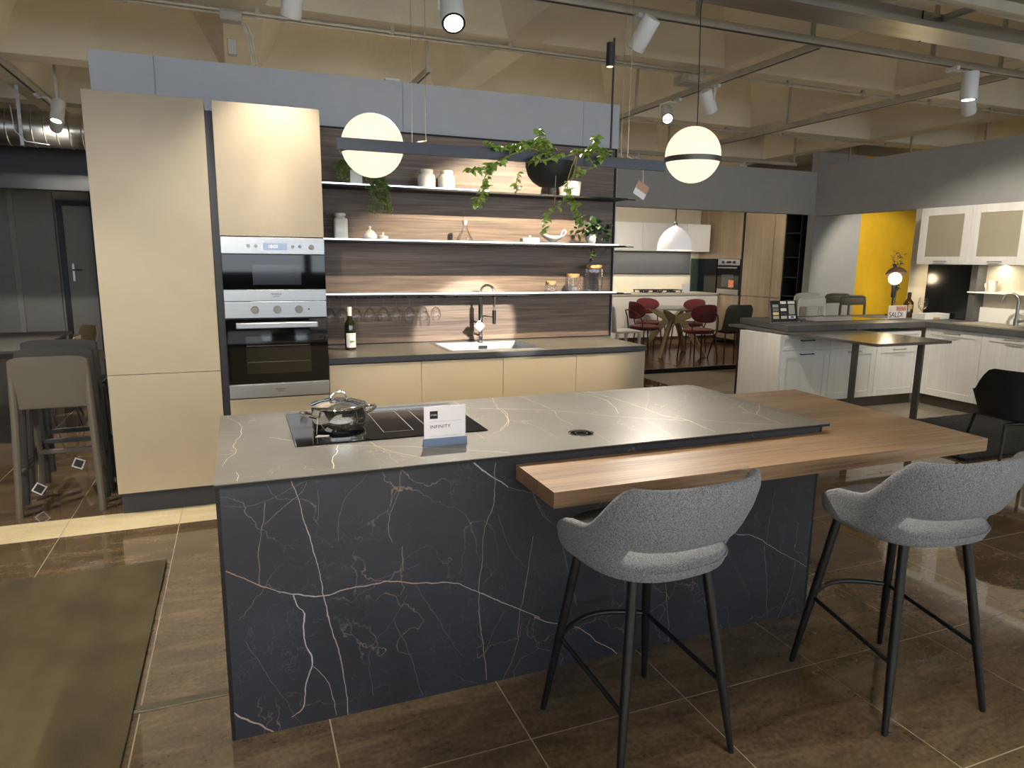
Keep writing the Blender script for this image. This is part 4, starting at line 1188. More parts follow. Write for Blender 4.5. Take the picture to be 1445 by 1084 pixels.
rail('light_track', (3.79, 3.9, 2.985), (3.79, 8.6, 2.985), .045, .045, trackm, 'grey light track running back to the far bulkhead, with two white spots', 'light track')
rail('light_track', (5.72, 3.9, 2.985), (5.72, 8.6, 2.985), .045, .045, trackm, 'grey light track at the right running over the white kitchen', 'light track')
rail('light_track', (-3.5, .6, 2.985), (8, .6, 2.985), .045, .045, trackm, 'added unseen light track above the aisle in front of the island, for fill spotlights', 'light track')  # added out of view to carry fill and bounce heads
rail('light_track', (-1.55, 4.2, 2.93), (-1.55, 8.4, 2.93), .045, .045, trackm, 'grey light track at the left beside the tall cabinet', 'light track')
rail('light_track', (8.6, 6.0, 2.93), (8.6, 8.1, 2.93), .045, .045, trackm, 'short light track in the alcove behind the side bulkhead', 'light track')
rail('light_track', (4.4, 8.5, 2.985), (8.0, 8.5, 2.985), .045, .045, trackm, 'added unseen light track inside the dining corner behind the far bulkhead', 'light track')  # added unseen, holds the heads that brighten the dining units
rail('light_track', (1.5, 5.6, 2.985), (1.5, 9.5, 2.985), .045, .045, trackm, 'added light track hidden behind the grey partition, for bounce spotlights', 'light track')  # added unseen, holds the heads that bounce light onto the ceiling
def conduit(pts, lab, r=.011):
    t = thing('cable_conduit', lab, 'conduit', pts[0])
    B().tube(pts, r, 8).build('pipe', trackm, t)
    P0 = Vector(pts[0]); P1 = Vector(pts[1]); d = P1-P0
    n = int(d.length/.9)
    for k in range(n):
        c = P0.lerp(P1, (k+.5)/n)
        B().box(c.x-.014, c.x+.014, c.y-.014, c.y+.014, c.z-.014, 3.202).build('clip', trackm, t)
conduit([(-3, 5.33, 3.165), (9.0, 5.33, 3.165)], 'thin conduit clipped to the concrete rib above the grey partition')
conduit([(-3, 5.40, 3.165), (3.8, 5.40, 3.165)], 'second thin conduit beside the first, above the grey partition')
conduit([(2.6, 7.40, 3.165), (9.0, 7.40, 3.165)], 'thin conduit along the concrete rib near the far bulkhead')
conduit([(6.22, 3.9, 3.165), (6.22, 8.6, 3.165)], 'thin conduit running back beside the right light track')
t = thing('junction_box', 'grey junction box with cables dropping behind the partition', 'junction box', (.06, 5.3, 3.06))
B().box(-.01, .13, 5.22, 5.30, 3.07, 3.13, .004).build('housing', trackm, t)
B().box(.03, .09, 5.3, 5.36, 2.88, 2.98, .004).build('bracket', trackm, t)
for dx in (0, .012, .03): B().tube([(.12+dx, 5.26, 3.08), (.16+dx, 5.28, 3.0), (.18+dx, 5.3, 2.8), (.18+dx, 5.3, 2.6)], .004, 6).build('cable', trackm, t)
t = thing('junction_box', 'grey junction box on the light track crossing', 'junction box', (3.72, 5.3, 3.03))
B().box(3.64, 3.84, 5.24, 5.40, 3.05, 3.12, .004).build('housing', trackm, t)
B().box(3.66, 3.82, 5.22, 5.24, 3.06, 3.11, .004).build('lid', trackm, t)
# galvanised channel upper right
t = thing('galvanised_channel', 'wide galvanised steel channel hanging under the ceiling at upper right', 'steel channel', (4, 3.4, 2.96))
B().box(1.9, 7.6, 3.43, 3.436, 2.955, 3.13).box(1.9, 7.6, 3.22, 3.436, 2.949, 2.955).box(1.9, 7.6, 3.22, 3.226, 2.955, 2.985).build('tray', galv, t)
B().box(4.155, 4.161, 3.425, 3.44, 2.945, 3.13).build('joint', blackm, t)
for x in (4.32, 4.36, 3.66): B().cyl((x, 3.424, 3.03), (x, 3.431, 3.03), .008, n=10).build('bolt', blackm, t)
t = thing('steel_strut', 'dark steel strut above the galvanised channel', 'strut', (4, 3.05, 3.08))
B().box(2.6, 7.6, 3.03, 3.09, 3.03, 3.09, .003).build('bar', trackm, t)
for x in (3.3, 4.35, 5.8): B().box(x-.02, x+.02, 3.03, 3.42, 3.095, 3.125).build('cross_bar', trackm, t)
# silver duct at left
t = thing('ventilation_duct', 'silver spiral ventilation duct above the dark soffit at left', 'duct', (-3.5, 8.7, 2.62))
prof = []
b = B(); vs = []; fs = []; nn = 24; xs = []
x = -6.7
while x < -.4:
    xs += [(x, .180), (x+.008, .186), (x+.016, .180)]; x += .11
for (x, r) in xs:
    for j in range(nn):
        a = 2*math.pi*j/nn; vs.append((x, 8.75+r*math.cos(a), 2.815+r*math.sin(a)))
for i in range(len(xs)-1):
    for j in range(nn): fs.append((i*nn+j, i*nn+(j+1) % nn, (i+1)*nn+(j+1) % nn, (i+1)*nn+j))
b.add(vs, fs).build('spiral_pipe', galv, t)
B().tube([(-2.0, 8.54, 3.0), (-1.98, 8.54, 2.75), (-1.9, 8.55, 2.66), (-1.7, 8.56, 2.64)], .006, 6).build('cable', steel, t)
for x in (-1.95, -4): B().box(x, x+.03, 8.56, 8.57, 2.62, 3.2).build('hanger', galv, t)

def spot(head, aim, lab, energy, lit=False, ad=None, col=NEUT, ang=60, top=None, blend=.5, r=.054, ln=.19, grp='white track spotlights'):
    """white cylinder spotlight hanging on a track; its lamp looks along the cylinder"""
    h = Vector(head); d = (Vector(aim)-h).normalized()
    tz = top or 2.985
    t = thing('track_spotlight', lab, 'spotlight', (h.x, h.y, h.z-.08), grp)
    a = h-d*ln*.5; e = h+d*ln*.5
    hs = B().tube([a, a+d*.006, e-d*.004, e], [r*.93, r, r, r*.97], 28).build('housing', whitepl, t)
    B().cyl(e-d*.004, e+d*.0015, r*.97, r*.97, 28).build('rim', black, hs)
    B().cyl(e+d*.0015, e+d*.0022, r*.78, r*.78, 24).build('lens', lens if energy > 0 else glassoff, hs)
    ax, ay = ad or (h.x, h.y)
    B().box(ax-.014, ax+.014, ay-.05, ay+.05, tz-.028, tz+.001, .003).build('adapter', whitepl, t)
    sd = d.cross(Vector((0, 0, 1)))
    if sd.length < .05: sd = Vector((1, 0, 0))
    sd.normalize()
    p = h+sd*(r+.006)
    B().tube([Vector((ax, ay, tz-.028)), Vector((h.x*.6+ax*.4, h.y*.6+ay*.4, h.z+.11))+sd*(r*.3), p+Vector((0, 0, .08)), p], .007, 8).build('bracket', whitepl, t)
    if energy > 0:
        o = add_light('SPOT', 'spot_lamp', e+d*.004, energy, col, t, None, spot_size=R(ang), spot_blend=blend, shadow_soft_size=.028)
        o.rotation_euler = d.to_track_quat('-Z', 'Y').to_euler()
    return t
glassoff = M('unlit_lens', lin((120,120,118)), .1, var=.05)
spot((.35, 3.99, 2.86), (.22, 4.47, 1.9), 'white spotlight at the top edge, aimed at the oven cabinet', 85, ad=(.35, 3.85), ang=80, blend=.8)
spot((1.166, 3.86, 2.86), (.95, 2.45, .87), 'white spotlight with bright lens aimed down at the island', 520, True, ang=70, r=.066, blend=.6)
spot((2.311, 3.76, 2.86), (1.8, 5.1, 1.1), 'white spotlight left of the right globe, tilted towards the backsplash', 640, col=WARM, ad=(2.311, 3.85), ang=68, blend=.35)
spot((3.68, 5.545, 2.845), (2.5, 2.9, .85), 'lit white spotlight just left above the right globe', 200, True, ad=(3.79, 5.545), ang=60, blend=.6)
spot((3.72, 5.0, 2.85), (5.6, 5.6, .2), 'white spotlight above the right globe, turned to the right', 150, ad=(3.79, 5.0), ang=46)
spot((5.035, 3.70, 2.82), (5.05, 3.68, 0), 'white spotlight hanging straight down at upper right', 60, ad=(5.035, 3.85), ang=80)
spot((-1.40, 7.5, 2.80), (-1.75, 6.9, .8), 'white spotlight in front of the silver duct', 260, ad=(-1.55, 7.5), ang=70, top=2.93)
# added heads for fill and bounce light; the alcove and tap heads are inferred
for i, (h, a, e, an) in enumerate((((-.6, .6, 2.86), (-.6, 3.9, .0), 330, 72), ((-2.2, 3.8, 2.86), (-.7, 4.0, 0), 300, 70), ((2.2, .6, 2.86), (2.2, 2.1, .5), 18, 90), ((.6, .6, 2.86), (.8, 2.1, .4), 15, 90), ((5.72, 4.2, 2.86), (7.4, 4.9, 1.2), 190, 80), ((8.6, 6.6, 2.80), (9.7, 8.3, 1.0), 200, 75), ((5.2, 8.5, 2.86), (6.4, 10.6, 1.7), 160, 80), ((7.0, 8.5, 2.86), (8.2, 9.8, 1.4), 90, 75), ((4.4, .6, 2.86), (4.6, 2.6, 0), 45, 90), ((-1.6, .6, 2.86), (-1.6, -.7, 0), 460, 100), ((1.4, .6, 2.86), (1.4, -.7, 0), 460, 100), ((6.2, .6, 2.86), (6.2, -.7, 0), 460, 100), ((3.2, .6, 2.86), (1.66, 5.12, .97), 2000, 9.5), ((1.5, 6.4, 2.86), (1.5, 6.5, 0), 620, 110), ((1.5, 8.6, 2.86), (1.5, 8.7, 0), 620, 110), ((-1.55, 8.2, 2.80), (-2.9, 12.9, .9), 150, 75))):
    spot(h, a, blend=.2 if an < 20 else .5, top=2.93 if h[0] in (8.6, -1.55) else None, lab=('added fill spotlight over the left aisle in front of the island', 'added fill spotlight over the olive rug', 'added fill spotlight over the right bar stool', 'added fill spotlight over the left bar stool', 'added spotlight on the right track lighting the white kitchen', 'spotlight above the alcove lighting the yellow wall', 'added spotlight inside the dining corner, on the white cabinets', 'added spotlight inside the dining corner, on the oak units', 'added fill spotlight over the right aisle', 'added spotlight bouncing light off the left end of the pale front floor', 'added spotlight bouncing light off the middle of the pale front floor', 'added spotlight bouncing light off the right end of the pale front floor', 'narrow spotlight over the right stool aimed at the tap', 'first added bounce spotlight behind the grey partition', 'second added bounce spotlight behind the grey partition', 'added spotlight by the duct lighting the far grey doors')[i], energy=e, ang=an)
# lamp light of the globes (their own light, in the globes)
# =================================================================== DINING CORNER (on the deck)
Z = .057
tdw = 'dining corner units'
YB = 10.5
for k, (a, b_) in enumerate(((4.9, 5.8), (5.8, 6.7), (6.7, 7.6), (7.6, 8.28))):
    t = thing('white_base_cabinet', ('white base cabinet hidden behind the kitchen end', 'white base cabinet behind the white chair', 'white base cabinet under the gas hob', 'white base cabinet in the corner by the wood oven unit')[k], 'cabinet', ((a+b_)/2, YB, Z), 'white base cabinets of the dining corner')
    B().box(a, b_, YB+.02, 11.1, Z+.14, .94).build('body', white, t)
    B().box(a+.002, b_-.002, YB, YB+.02, Z+.14, .92, .002).build('door', white, t)
    B().box(a, b_, YB+.05, 11.0, Z, Z+.14).build('plinth', M('bronze_plinth%d' % k, lin((110,94,72)), .5, var=.05), t)
t = thing('white_worktop', 'thin pale worktop of the dining corner kitchen', 'worktop', (6.6, 10.8, .94))
B().box(4.9, 8.28, YB-.02, 11.15, .94, .975, .002).build('slab', M('pale_top', lin((190,184,170)), .35, var=.06), t)
B().box(4.9, 8.28, 11.15, 11.18, .975, 1.30).build('splashback', cream, t)
t = thing('glass_splashback', 'dark grey splashback panel behind the gas hob', 'splashback', (6.6, 11.17, 1.3))
B().box(4.9, 8.1, 11.15, 11.19, 1.305, 1.72).build('panel', M('dark_grey_panel', lin((78,80,84)), .4, var=.06), t)
B().box(4.9, 8.1, 11.13, 11.19, 1.30, 1.312).build('rail', blackm, t)
for k, (a, b_) in enumerate(((5.3, 6.0), (6.0, 6.667), (6.667, 7.15), (7.15, 7.603), (7.603, 8.11))):
    t = thing('white_wall_cabinet', ('white wall cabinet at the left, cut off by the partition', 'white wall cabinet second from the partition', 'white wall cabinet left of the dome lamp', 'white wall cabinet behind the dome lamp', 'white wall cabinet next to the wood tall unit')[k], 'cabinet', ((a+b_)/2, 10.8, 1.72), 'white wall cabinets of the dining corner')
    B().box(a, b_, 10.62, 11.18, 1.722, 2.205).build('body', white, t)
    B().box(a+.0025, b_-.0025, 10.6, 10.62, 1.72, 2.208, .002).build('door', white, t)
add_light('AREA', 'under_cabinet_lamp', (6.9, 10.95, 1.71), 12, (1, .9, .72), t, (6.9, 10.95, 0), shape='RECTANGLE', size=2.4, size_y=.03)
# gas hob
t = thing('gas_hob', 'gas hob with black pan supports in the dining corner', 'hob', (7.15, 10.78, .975))
B().box(6.72, 7.6, 10.58, 11.0, .9755, .985, .003).build('plate', steel, t)
for x in (6.86, 7.16, 7.46):
    b = B()
    for dx in (-.11, 0, .11): b.box(x+dx-.008, x+dx+.008, 10.62, 10.96, 1.02, 1.035)
    for dy in (10.65, 10.79, 10.93): b.box(x-.12, x+.12, dy-.008, dy+.008, 1.02, 1.035)
    for dx in (-.11, .11):
        for dy in (10.65, 10.93): b.box(x+dx-.008, x+dx+.008, dy-.008, dy+.008, .985, 1.02)
    b.build('pan_support', black, t)
    for dy in (10.72, 10.87): B().cyl((x, dy, .985), (x, dy, 1.012), .04, .035, 16).build('burner', black, t)
t = thing('counter_card', 'small white card standing by the gas hob', 'card', (7.62, 10.72, .975))
B().box(7.62, 7.79, 10.70, 10.712, .9755, 1.135).build('card', paper, t)
B().box(7.63, 7.78, 10.70, 10.74, .9755, .981).build('foot', paper, t)
# tall wood units facing -x
XT = 8.3
t = thing('wood_oven_unit', 'pale oak tall unit with built-in oven in the dining corner', 'cabinet', (8.6, 10.4, Z))
B().box(XT+.02, 8.9, 9.905, 11.19, Z+.1, 2.5).build('body', oak, t)
B().box(XT, XT+.02, 9.95, 10.52, 1.60, 2.48, .002).build('door', oak, t)
B().box(XT, XT+.02, 10.525, 11.1, 1.60, 2.48, .002).build('door', oak, t)
B().box(XT, XT+.02, 9.95, 10.56, Z+.1, .955, .002).build('door', oak, t)
B().box(XT-.004, XT+.02, 9.905, 9.948, Z, 2.48).build('side_profile', blackm, t)
t = thing('far_oven', 'steel and black built-in oven in the pale oak unit', 'oven', (8.3, 10.24, .96))
B().box(XT-.01, XT+.019, 9.952, 10.552, .96, 1.598).build('body', blackm, t)
cp = B().box(XT-.02, XT-.01, 9.955, 10.55, 1.485, 1.595, .002).build('control_panel', steel, t)
for y in (10.10, 10.40): B().cyl((XT-.02, y, 1.54), (XT-.04, y, 1.54), .024, n=16).build('knob', black, cp)
B().box(XT-.0215, XT-.02, 10.18, 10.31, 1.52, 1.56).build('display', ink, cp)
gd = B().box(XT-.02, XT-.01, 9.955, 10.55, 1.06, 1.48, .002).build('door', ovglass, t)
B().box(XT-.05, XT-.035, 9.99, 10.52, 1.43, 1.455, .003).build('handle', steel, gd)
B().box(XT-.0215, XT-.02, 10.10, 10.42, 1.10, 1.32).build('door_window', M('oven_window_far', lin((70,72,70)), .2, var=.2), gd)
B().box(XT-.024, XT-.0215, 10.08, 10.22, 1.09, 1.22).build('sticker', M('orange_sticker', lin((210,130,100)), .6, var=.4, scale=(40, 40, 40)), gd)
B().box(XT-.02, XT-.01, 9.955, 10.55, .96, 1.055, .002).build('lower_trim', steel, t)
t = thing('wood_tall_unit', 'pale oak tall unit with four doors beside the black shelf', 'cabinet', (8.6, 9.4, Z))
B().box(XT+.02, 8.9, 8.93, 9.9, Z+.1, 2.5).build('body', oak, t)
for (a, b_, c, d) in ((9.18, 9.9, .965, 2.48), (8.935, 9.175, .965, 2.48), (9.18, 9.9, Z+.1, .955), (8.935, 9.175, Z+.1, .955)):
    B().box(XT, XT+.02, a+.003, b_-.003, c, d, .002).build('door', oak, t)
B().box(XT+.04, 8.9, 8.93, 9.9, Z, Z+.1).build('plinth', blackm, t)
t = thing('black_bookshelf', 'narrow black open shelf unit at the end of the oak units', 'shelf', (8.6, 8.76, Z))
b = B().box(XT, 8.9, 8.585, 8.60, Z, 2.5).box(XT, 8.9, 8.91, 8.925, Z, 2.5).box(8.86, 8.9, 8.6, 8.91, Z, 2.5)
b.build('carcass', blackm, t)
for z in (.1, .55, 1.0, 1.3, 1.62, 2.0, 2.46): B().box(XT+.01, 8.86, 8.6, 8.91, z, z+.015).build('shelf_board', blackm, t)
t = thing('green_panel', 'dark green glossy panel in the corner behind the worktop', 'panel', (8.3, 11.1, .98))
B().box(8.12, 8.30, 11.12, 11.15, .976, 1.60).build('panel', M('bottle_green', lin((48,62,58)), .25, var=.1), t)
B().box(8.27, 8.299, 10.57, 11.12, .976, 1.60).build('side_panel', M('black_gloss', lin((16,20,22)), .1, var=.1), t)
# dome lamp
t = thing('dome_pendant', 'glowing white dome pendant over the round glass table', 'pendant lamp', (6.3, 9.1, 1.71))
B().lathe((6.3, 9.1, 1.71), [(.262, 0), (.264, .02), (.255, .1), (.225, .19), (.17, .27), (.10, .33), (.04, .36), (.02, .38), (.018, .38), (.035, .35), (.10, .32), (.17, .262), (.22, .185), (.25, .1), (.257, .02), (.262, 0)], 36).build('shade', shadeglow, t)
B().lathe((6.3, 9.1, 1.71), [(.03, .365), (.034, .40), (.02, .44), (.012, .45), (0, .45)], 20).build('cap', chrome, t)
B().cyl((6.3, 9.1, 2.15), (6.3, 9.1, 3.2), .012, n=10).build('rod', chrome, t)
bl = B().sphere((6.3, 9.1, 1.90), .05, 16, 10).build('bulb', bulb, t)
add_light('POINT', 'dome_lamp', (6.3, 9.1, 1.80), 22, (1, .86, .68), t, shadow_soft_size=.06)
# round glass table
TX, TY = 6.52, 9.32
t = thing('glass_table', 'round glass dining table on crossed ash legs', 'table', (TX, TY, Z))
B().lathe((TX, TY, 0), [(0, .800), (.575, .800), (.58, .804), (.575, .812), (0, .812)], 48).build('glass_top', tint, t)
for k in range(4):
    a = R(35+90*k); m = Matrix.Translation((TX, TY, 0)) @ Matrix.Rotation(a, 4, 'Z')
    lg = B(); pts = [(.52, Z, .035), (.30, .40, .05), (.08, .66, .06)]
    vs = []; fs = []
    for (r, z, w) in pts:
        for sx, sy in ((-1, -1), (1, -1), (1, 1), (-1, 1)): vs.append(m @ Vector((r+sx*w*1.1, sy*.028, z)))
    for i in range(2):
        for j in range(4): fs.append((i*4+j, i*4+(j+1) % 4, (i+1)*4+(j+1) % 4, (i+1)*4+j))
    fs += [(3, 2, 1, 0), (8, 9, 10, 11)]
    lg.add(vs, fs)
    lg.build('leg', leggy, t)
    ar = B(); vs = []; fs = []
    for (r, z, h) in ((.03, .62, .075), (.25, .70, .055), (.44, .785, .014)):
        for dz, sy in ((-1, -1), (-1, 1), (1, 1), (1, -1)): vs.append(m @ Vector((r, sy*.026, z+dz*h)))
    for i in range(2):
        for j in range(4): fs.append((i*4+j, i*4+(j+1) % 4, (i+1)*4+(j+1) % 4, (i+1)*4+j))
    fs += [(3, 2, 1, 0), (8, 9, 10, 11)]
    ar.add(vs, fs).build('arm', leggy, t)
# red chairs
c0 = thing('velvet_chair', 'red chair', 'chair', (0, 0, 0), 'burgundy velvet chairs round the glass table', local=True)
B().lathe((0, 0, 0), [(0, .415), (.20, .415), (.232, .43), (.238, .45), (.228, .475), (.18, .487), (0, .49)], 32).build('seat', redv, c0)
def padf(off):
    def f(u, v):
        th = (u-.5)*2*R(62); q = (v-.5)*2
        w = math.sqrt(max(0, 1-abs((u-.5)*2)**2.6))
        z = .705+.135*q*w+.02
        return (.25*math.sin(th), -.235*math.cos(th)-off*(w*math.sqrt(max(0, 1-q*q*.85)))-.03*(z-.6), z)
    return f
B().sheet(padf(-.022), 20, 8, padf(.022)).build('backrest', redv, c0, sharp=90)
for sx in (-1, 1):
    B().tube([(sx*.17, .17, .43), (sx*.185, .185, .40), (sx*.21, .22, 0)], .011, 8).build('leg', redleg, c0)
    B().tube([(sx*.15, -.15, .43), (sx*.175, -.19, .39), (sx*.20, -.24, 0)], .011, 8).build('leg', redleg, c0)
B().tube(spline([(-.175, -.19, .40), (-.215, -.17, .48), (-.2, -.2, .62), (-.1, -.29, .72), (.1, -.29, .72), (.2, -.2, .62), (.215, -.17, .48), (.175, -.19, .40)], 5), .010, 8).build('back_frame', redleg, c0)
spots_ = [((5.98, 9.34), R(-90), 'burgundy velvet chair on the left of the glass table, seen from its side'), ((6.48, 8.62), R(-4), 'burgundy velvet chair nearest the camera, its back in front of the glass table'), ((6.50, 9.98), R(172), 'burgundy velvet chair behind the glass table, against the white cabinets'), ((7.06, 9.66), R(110), 'burgundy velvet chair on the right of the glass table by the oak unit')]
for i, ((x, y), rz, lab) in enumerate(spots_):
    if i == 0: c0.location = (x, y, Z); c0.rotation_euler = (0, 0, rz); c0['label'] = lab
    else: copy_tree(c0, loc=(x, y, Z), rotz=rz, label=lab)
# moulded shell chair
def shell_chair(name, mat, legmat, lab, loc, rz, w=.46, ztop=.82, group=None, thick=.008):
    t = thing(name, lab, 'chair', loc, group, local=True)
    def f(o):
        def g(u, v):
            x = (u-.5)*w*(1-.06*abs(v-.5))
            if v < .45:
                k = v/.45; y = .22-.40*k; z = .45-.03*math.sin(k*math.pi)+.03*(2*abs(u-.5))**2.5*(.4+k)
                z += .02*(1-k)**3*-1
            else:
                k = (v-.45)/.55; y = -.18-.10*k**.8*1.0; z = .45+(ztop-.45)*k
                y += .075*(2*abs(u-.5))**2.2*(1-.3*k)
                if k > .8: x *= 1-.25*((k-.8)/.2)**2
            return (x, y-o*(v > .45), z+o*(v <= .45))
        return g
    B().sheet(f(0), 14, 22, f(thick)).build('shell', mat, t, sharp=60)
    for sx in (-1, 1):
        B().tube([(sx*.16, .14, .43), (sx*.23, .24, 0)], .010, 8).build('leg', legmat, t)
        B().tube([(sx*.16, -.12, .43), (sx*.23, -.24, 0)], .010, 8).build('leg', legmat, t)
    B().tube([(-.16, .14, .425), (.16, .14, .425)], .009, 6).tube([(-.16, -.12, .425), (.16, -.12, .425)], .009, 6).tube([(-.16, .14, .425), (-.16, -.12, .425)], .009, 6).tube([(.16, .14, .425), (.16, -.12, .425)], .009, 6).build('under_frame', legmat, t)
    t.rotation_euler = (0, 0, rz)
    return t
shell_chair('shell_chair', greench, black, 'moss green shell chair beside the burgundy chairs', (7.0, 8.52, Z), R(-8), ztop=.86)
# white chair behind kitchen end
t = thing('white_armchair', 'white plastic chair beyond the right end of the kitchen', 'chair', (5.35, 9.05, Z))
CX, CY = 5.40, 9.05
B().box(CX-.2, CX+.22, CY-.21, CY+.21, Z+.42, Z+.455, .015, 2).build('seat', whitepl, t)
B().sheet(lambda u, v: (CX-.2-.05*v, CY-.2+.4*u, Z+.45+.40*v*(1-.12*(2*abs(u-.5))**3)), 12, 8, lambda u, v: (CX-.225-.05*v, CY-.2+.4*u, Z+.45+.40*v*(1-.12*(2*abs(u-.5))**3))).build('backrest', whitepl, t)
for sx in (-1, 1):
    for sy in (-1, 1): B().box(CX+sx*.19-.02, CX+sx*.19+.02, CY+sy*.19-.02, CY+sy*.19+.02, Z, Z+.42, .005).build('leg', whitepl, t)

# =================================================================== WHITE KITCHEN (right)
pl_ol = M('olive_plinth', lin((78,72,60)), .3, var=.06)
def shaker(t, axis, fix, a, b_, z0_, z1_, fr=.07, drawer=False, hz=None, hl=.16, hpos=None, glassy=False, hmat=None):
    """framed door: axis 'y' -> front faces -y at y=fix, spans x; axis 'x' -> faces -x at x=fix, spans y"""
    def bx(B_, p, q, d0, d1, e, f, bev=0):
        if axis == 'y': return B_.box(p, q, fix+d0, fix+d1, e, f, bev)
        return B_.box(fix+d0, fix+d1, p, q, e, f, bev)
    g = .002
    a += g; b_ -= g; z0_ += g; z1_ -= g
    f_ = fr if not drawer else .035
    d = B()
    bx(d, a, a+f_, 0, .02, z0_, z1_, .002); bx(d, b_-f_, b_, 0, .02, z0_, z1_, .002)
    bx(d, a+f_, b_-f_, 0, .02, z0_, z0_+f_, .002); bx(d, a+f_, b_-f_, 0, .02, z1_-f_, z1_, .002)
    dr = d.build('drawer_front' if drawer else 'door', whitewood, t)
    bx(B(), a+f_-.003, b_-f_+.003, .008, .016, z0_+f_-.003, z1_-f_+.003).build('pane' if glassy else 'panel', frost if glassy else whitewood, dr)
    c = hpos if hpos is not None else (a+b_)/2; z = hz if hz is not None else (z0_+z1_)/2
    if axis == 'y': P = [(c-hl/2, fix, z), (c-hl/2, fix-.028, z), (c+hl/2, fix-.028, z), (c+hl/2, fix, z)]
    else: P = [(fix, c-hl/2, z), (fix-.028, c-hl/2, z), (fix-.028, c+hl/2, z), (fix, c+hl/2, z)]
    B().tube(P, .0055, 6).build('handle', hmat or steel, dr)
YP = 5.35
t = thing('end_panel', 'white wood-grain end panel of the white kitchen peninsula', 'panel', (5.03, 5.65, 0))
B().box(5.02, 5.042, YP-.0, 5.96, 0, .825, .001).build('board', whitewood, t)
B().box(5.012, 5.02, 5.95, 5.975, 0, .825).build('rear_edge', blackm, t)
hm = (black, steel, steel)
for k, (a, b_) in enumerate(((5.044, 5.69), (5.69, 6.35), (6.35, 7.0))):
    t = thing('white_drawer_unit', ('white drawer unit next to the peninsula end panel', 'white drawer unit behind the thin dark table', 'white drawer unit in the inner corner')[k], 'cabinet', ((a+b_)/2, 5.6, 0), 'white peninsula units')
    B().box(a, b_, YP+.021, 5.96, .12, .822).build('body', whitewood, t)
    B().box(a, b_, YP+.06, 5.9, 0, .12).build('plinth', pl_ol, t)
    shaker(t, 'y', YP, a, b_, .665, .822, drawer=True, hz=.765, hmat=hm[k])
    shaker(t, 'y', YP, a, b_, .12, .663, hz=.625, hmat=hm[k])
XR = 7.03
for k, (a, b_) in enumerate(((4.70, 5.33), (4.07, 4.70), (3.44, 4.07), (2.8, 3.44))):
    t = thing('white_base_unit', ('white framed base unit in the corner of the white kitchen', 'white framed base unit under the grey tap', 'white framed base unit behind the black chair', 'white framed base unit at the near end')[k], 'cabinet', (7.4, (a+b_)/2, 0), 'white base units along the side wall')
    B().box(XR+.021, 7.69, a, b_, .12, .858).build('body', whitewood, t)
    B().box(XR+.06, 7.6, a, b_, 0, .12).build('plinth', pl_ol, t)
    shaker(t, 'x', XR, a, b_, .12, .856, hz=.815)
t = thing('l_shaped_worktop', 'thick grey L-shaped worktop of the white kitchen', 'worktop', (6.6, 5.4, .86))
B().prism([(5.08, 5.325), (7.005, 5.325), (7.005, 2.8), (7.695, 2.8), (7.695, 6.3), (5.3, 6.3)], .861, .92).build('slab', greystone, t)
t = thing('thin_dark_table', 'thin dark table top sliding out from under the grey worktop', 'table', (5.55, 5.2, 0))
B().box(5.10, 6.03, 4.30, 6.25, .832, .857, .001).build('top', darktop, t)
for (x, y) in ((5.72, 4.36), (5.17, 4.58)):
    B().box(x-.012, x+.012, y-.03, y+.03, .028 if x > 5.3 else 0, .832, .002).build('leg', M('table_leg_grey', lin((84,82,78)), .45, var=.05), t)
B().box(5.5, 5.75, 4.34, 4.38, .027, .034).build('foot_plate', blackm, t)
t = thing('peninsula_hob', 'black glass hob let into the grey worktop', 'hob', (6.1, 5.8, .92))
B().box(5.75, 6.75, 5.62, 6.12, .9202, .925, .002).build('glass_plate', cooktopm, t)
B().box(5.745, 5.75, 5.62, 6.12, .9202, .9262).build('edge_trim', steel, t)
# upper cabinets
for k, (a, b_) in enumerate(((5.19, 5.79), (4.59, 5.19), (3.99, 4.59))):
    t = thing('glass_wall_cabinet', ('white wall cabinet with frosted glass door next to the yellow wall', 'white wall cabinet with frosted glass door at the right edge of the picture', 'white wall cabinet with frosted glass door beyond the right edge')[k], 'cabinet', (7.5, (a+b_)/2, 1.54), 'white glass-fronted wall cabinets')
    B().box(7.372, 7.698, a, b_, 1.542, 2.168).build('body', whitewood, t)
    shaker(t, 'x', 7.35, a, b_, 1.54, 2.17, fr=.085, hz=1.575, hl=.13, glassy=True)
add_light('AREA', 'under_cabinet_lamp', (7.6, 5.0, 1.535), 6, (1, .86, .62), t, (7.62, 5.0, 0), shape='RECTANGLE', size=.04, size_y=1.5)
struct(B().box(7.70, 7.85, 5.84, 6.14, 0, 2.2), 'wall_return', cream)
t = thing('black_splashback', 'glossy black splashback panel under the glass cabinet', 'splashback', (7.68, 5.6, .92))
B().box(7.672, 7.698, 5.29, 5.88, .921, 1.54).build('panel', M('black_gloss_panel', lin((26,27,29)), .18, var=.08), t)
B().box(7.668, 7.699, 5.265, 5.29, .921, 1.54).build('edge_trim', greystone, t)
t = thing('cream_shelf', 'short white shelf with upstand behind the grey tap', 'shelf', (7.6, 4.8, .92))
B().box(7.52, 7.698, 4.0, 5.262, 1.235, 1.25, .001).build('board', white, t)
B().box(7.55, 7.698, 5.19, 5.262, .921, 1.538).build('side_panel', greystone, t)
B().box(7.66, 7.698, 4.0, 5.19, .921, 1.08).build('upstand', white, t)
t = thing('white_mug', 'white mug on the short shelf of the white kitchen', 'mug', (7.6, 5.05, 1.2505))
B().lathe((7.6, 5.05, 1.2505), [(0, .005), (.035, 0), (.038, .004), (.046, .11), (.050, .125), (.046, .123), (.036, .012), (0, .01)], 24).build('body', ceram, t)
B().tube(spline([(7.6, 5.095, 1.345), (7.6, 5.125, 1.34), (7.6, 5.12, 1.30), (7.6, 5.09, 1.285)], 4), .006, 8).build('handle', ceram, t)
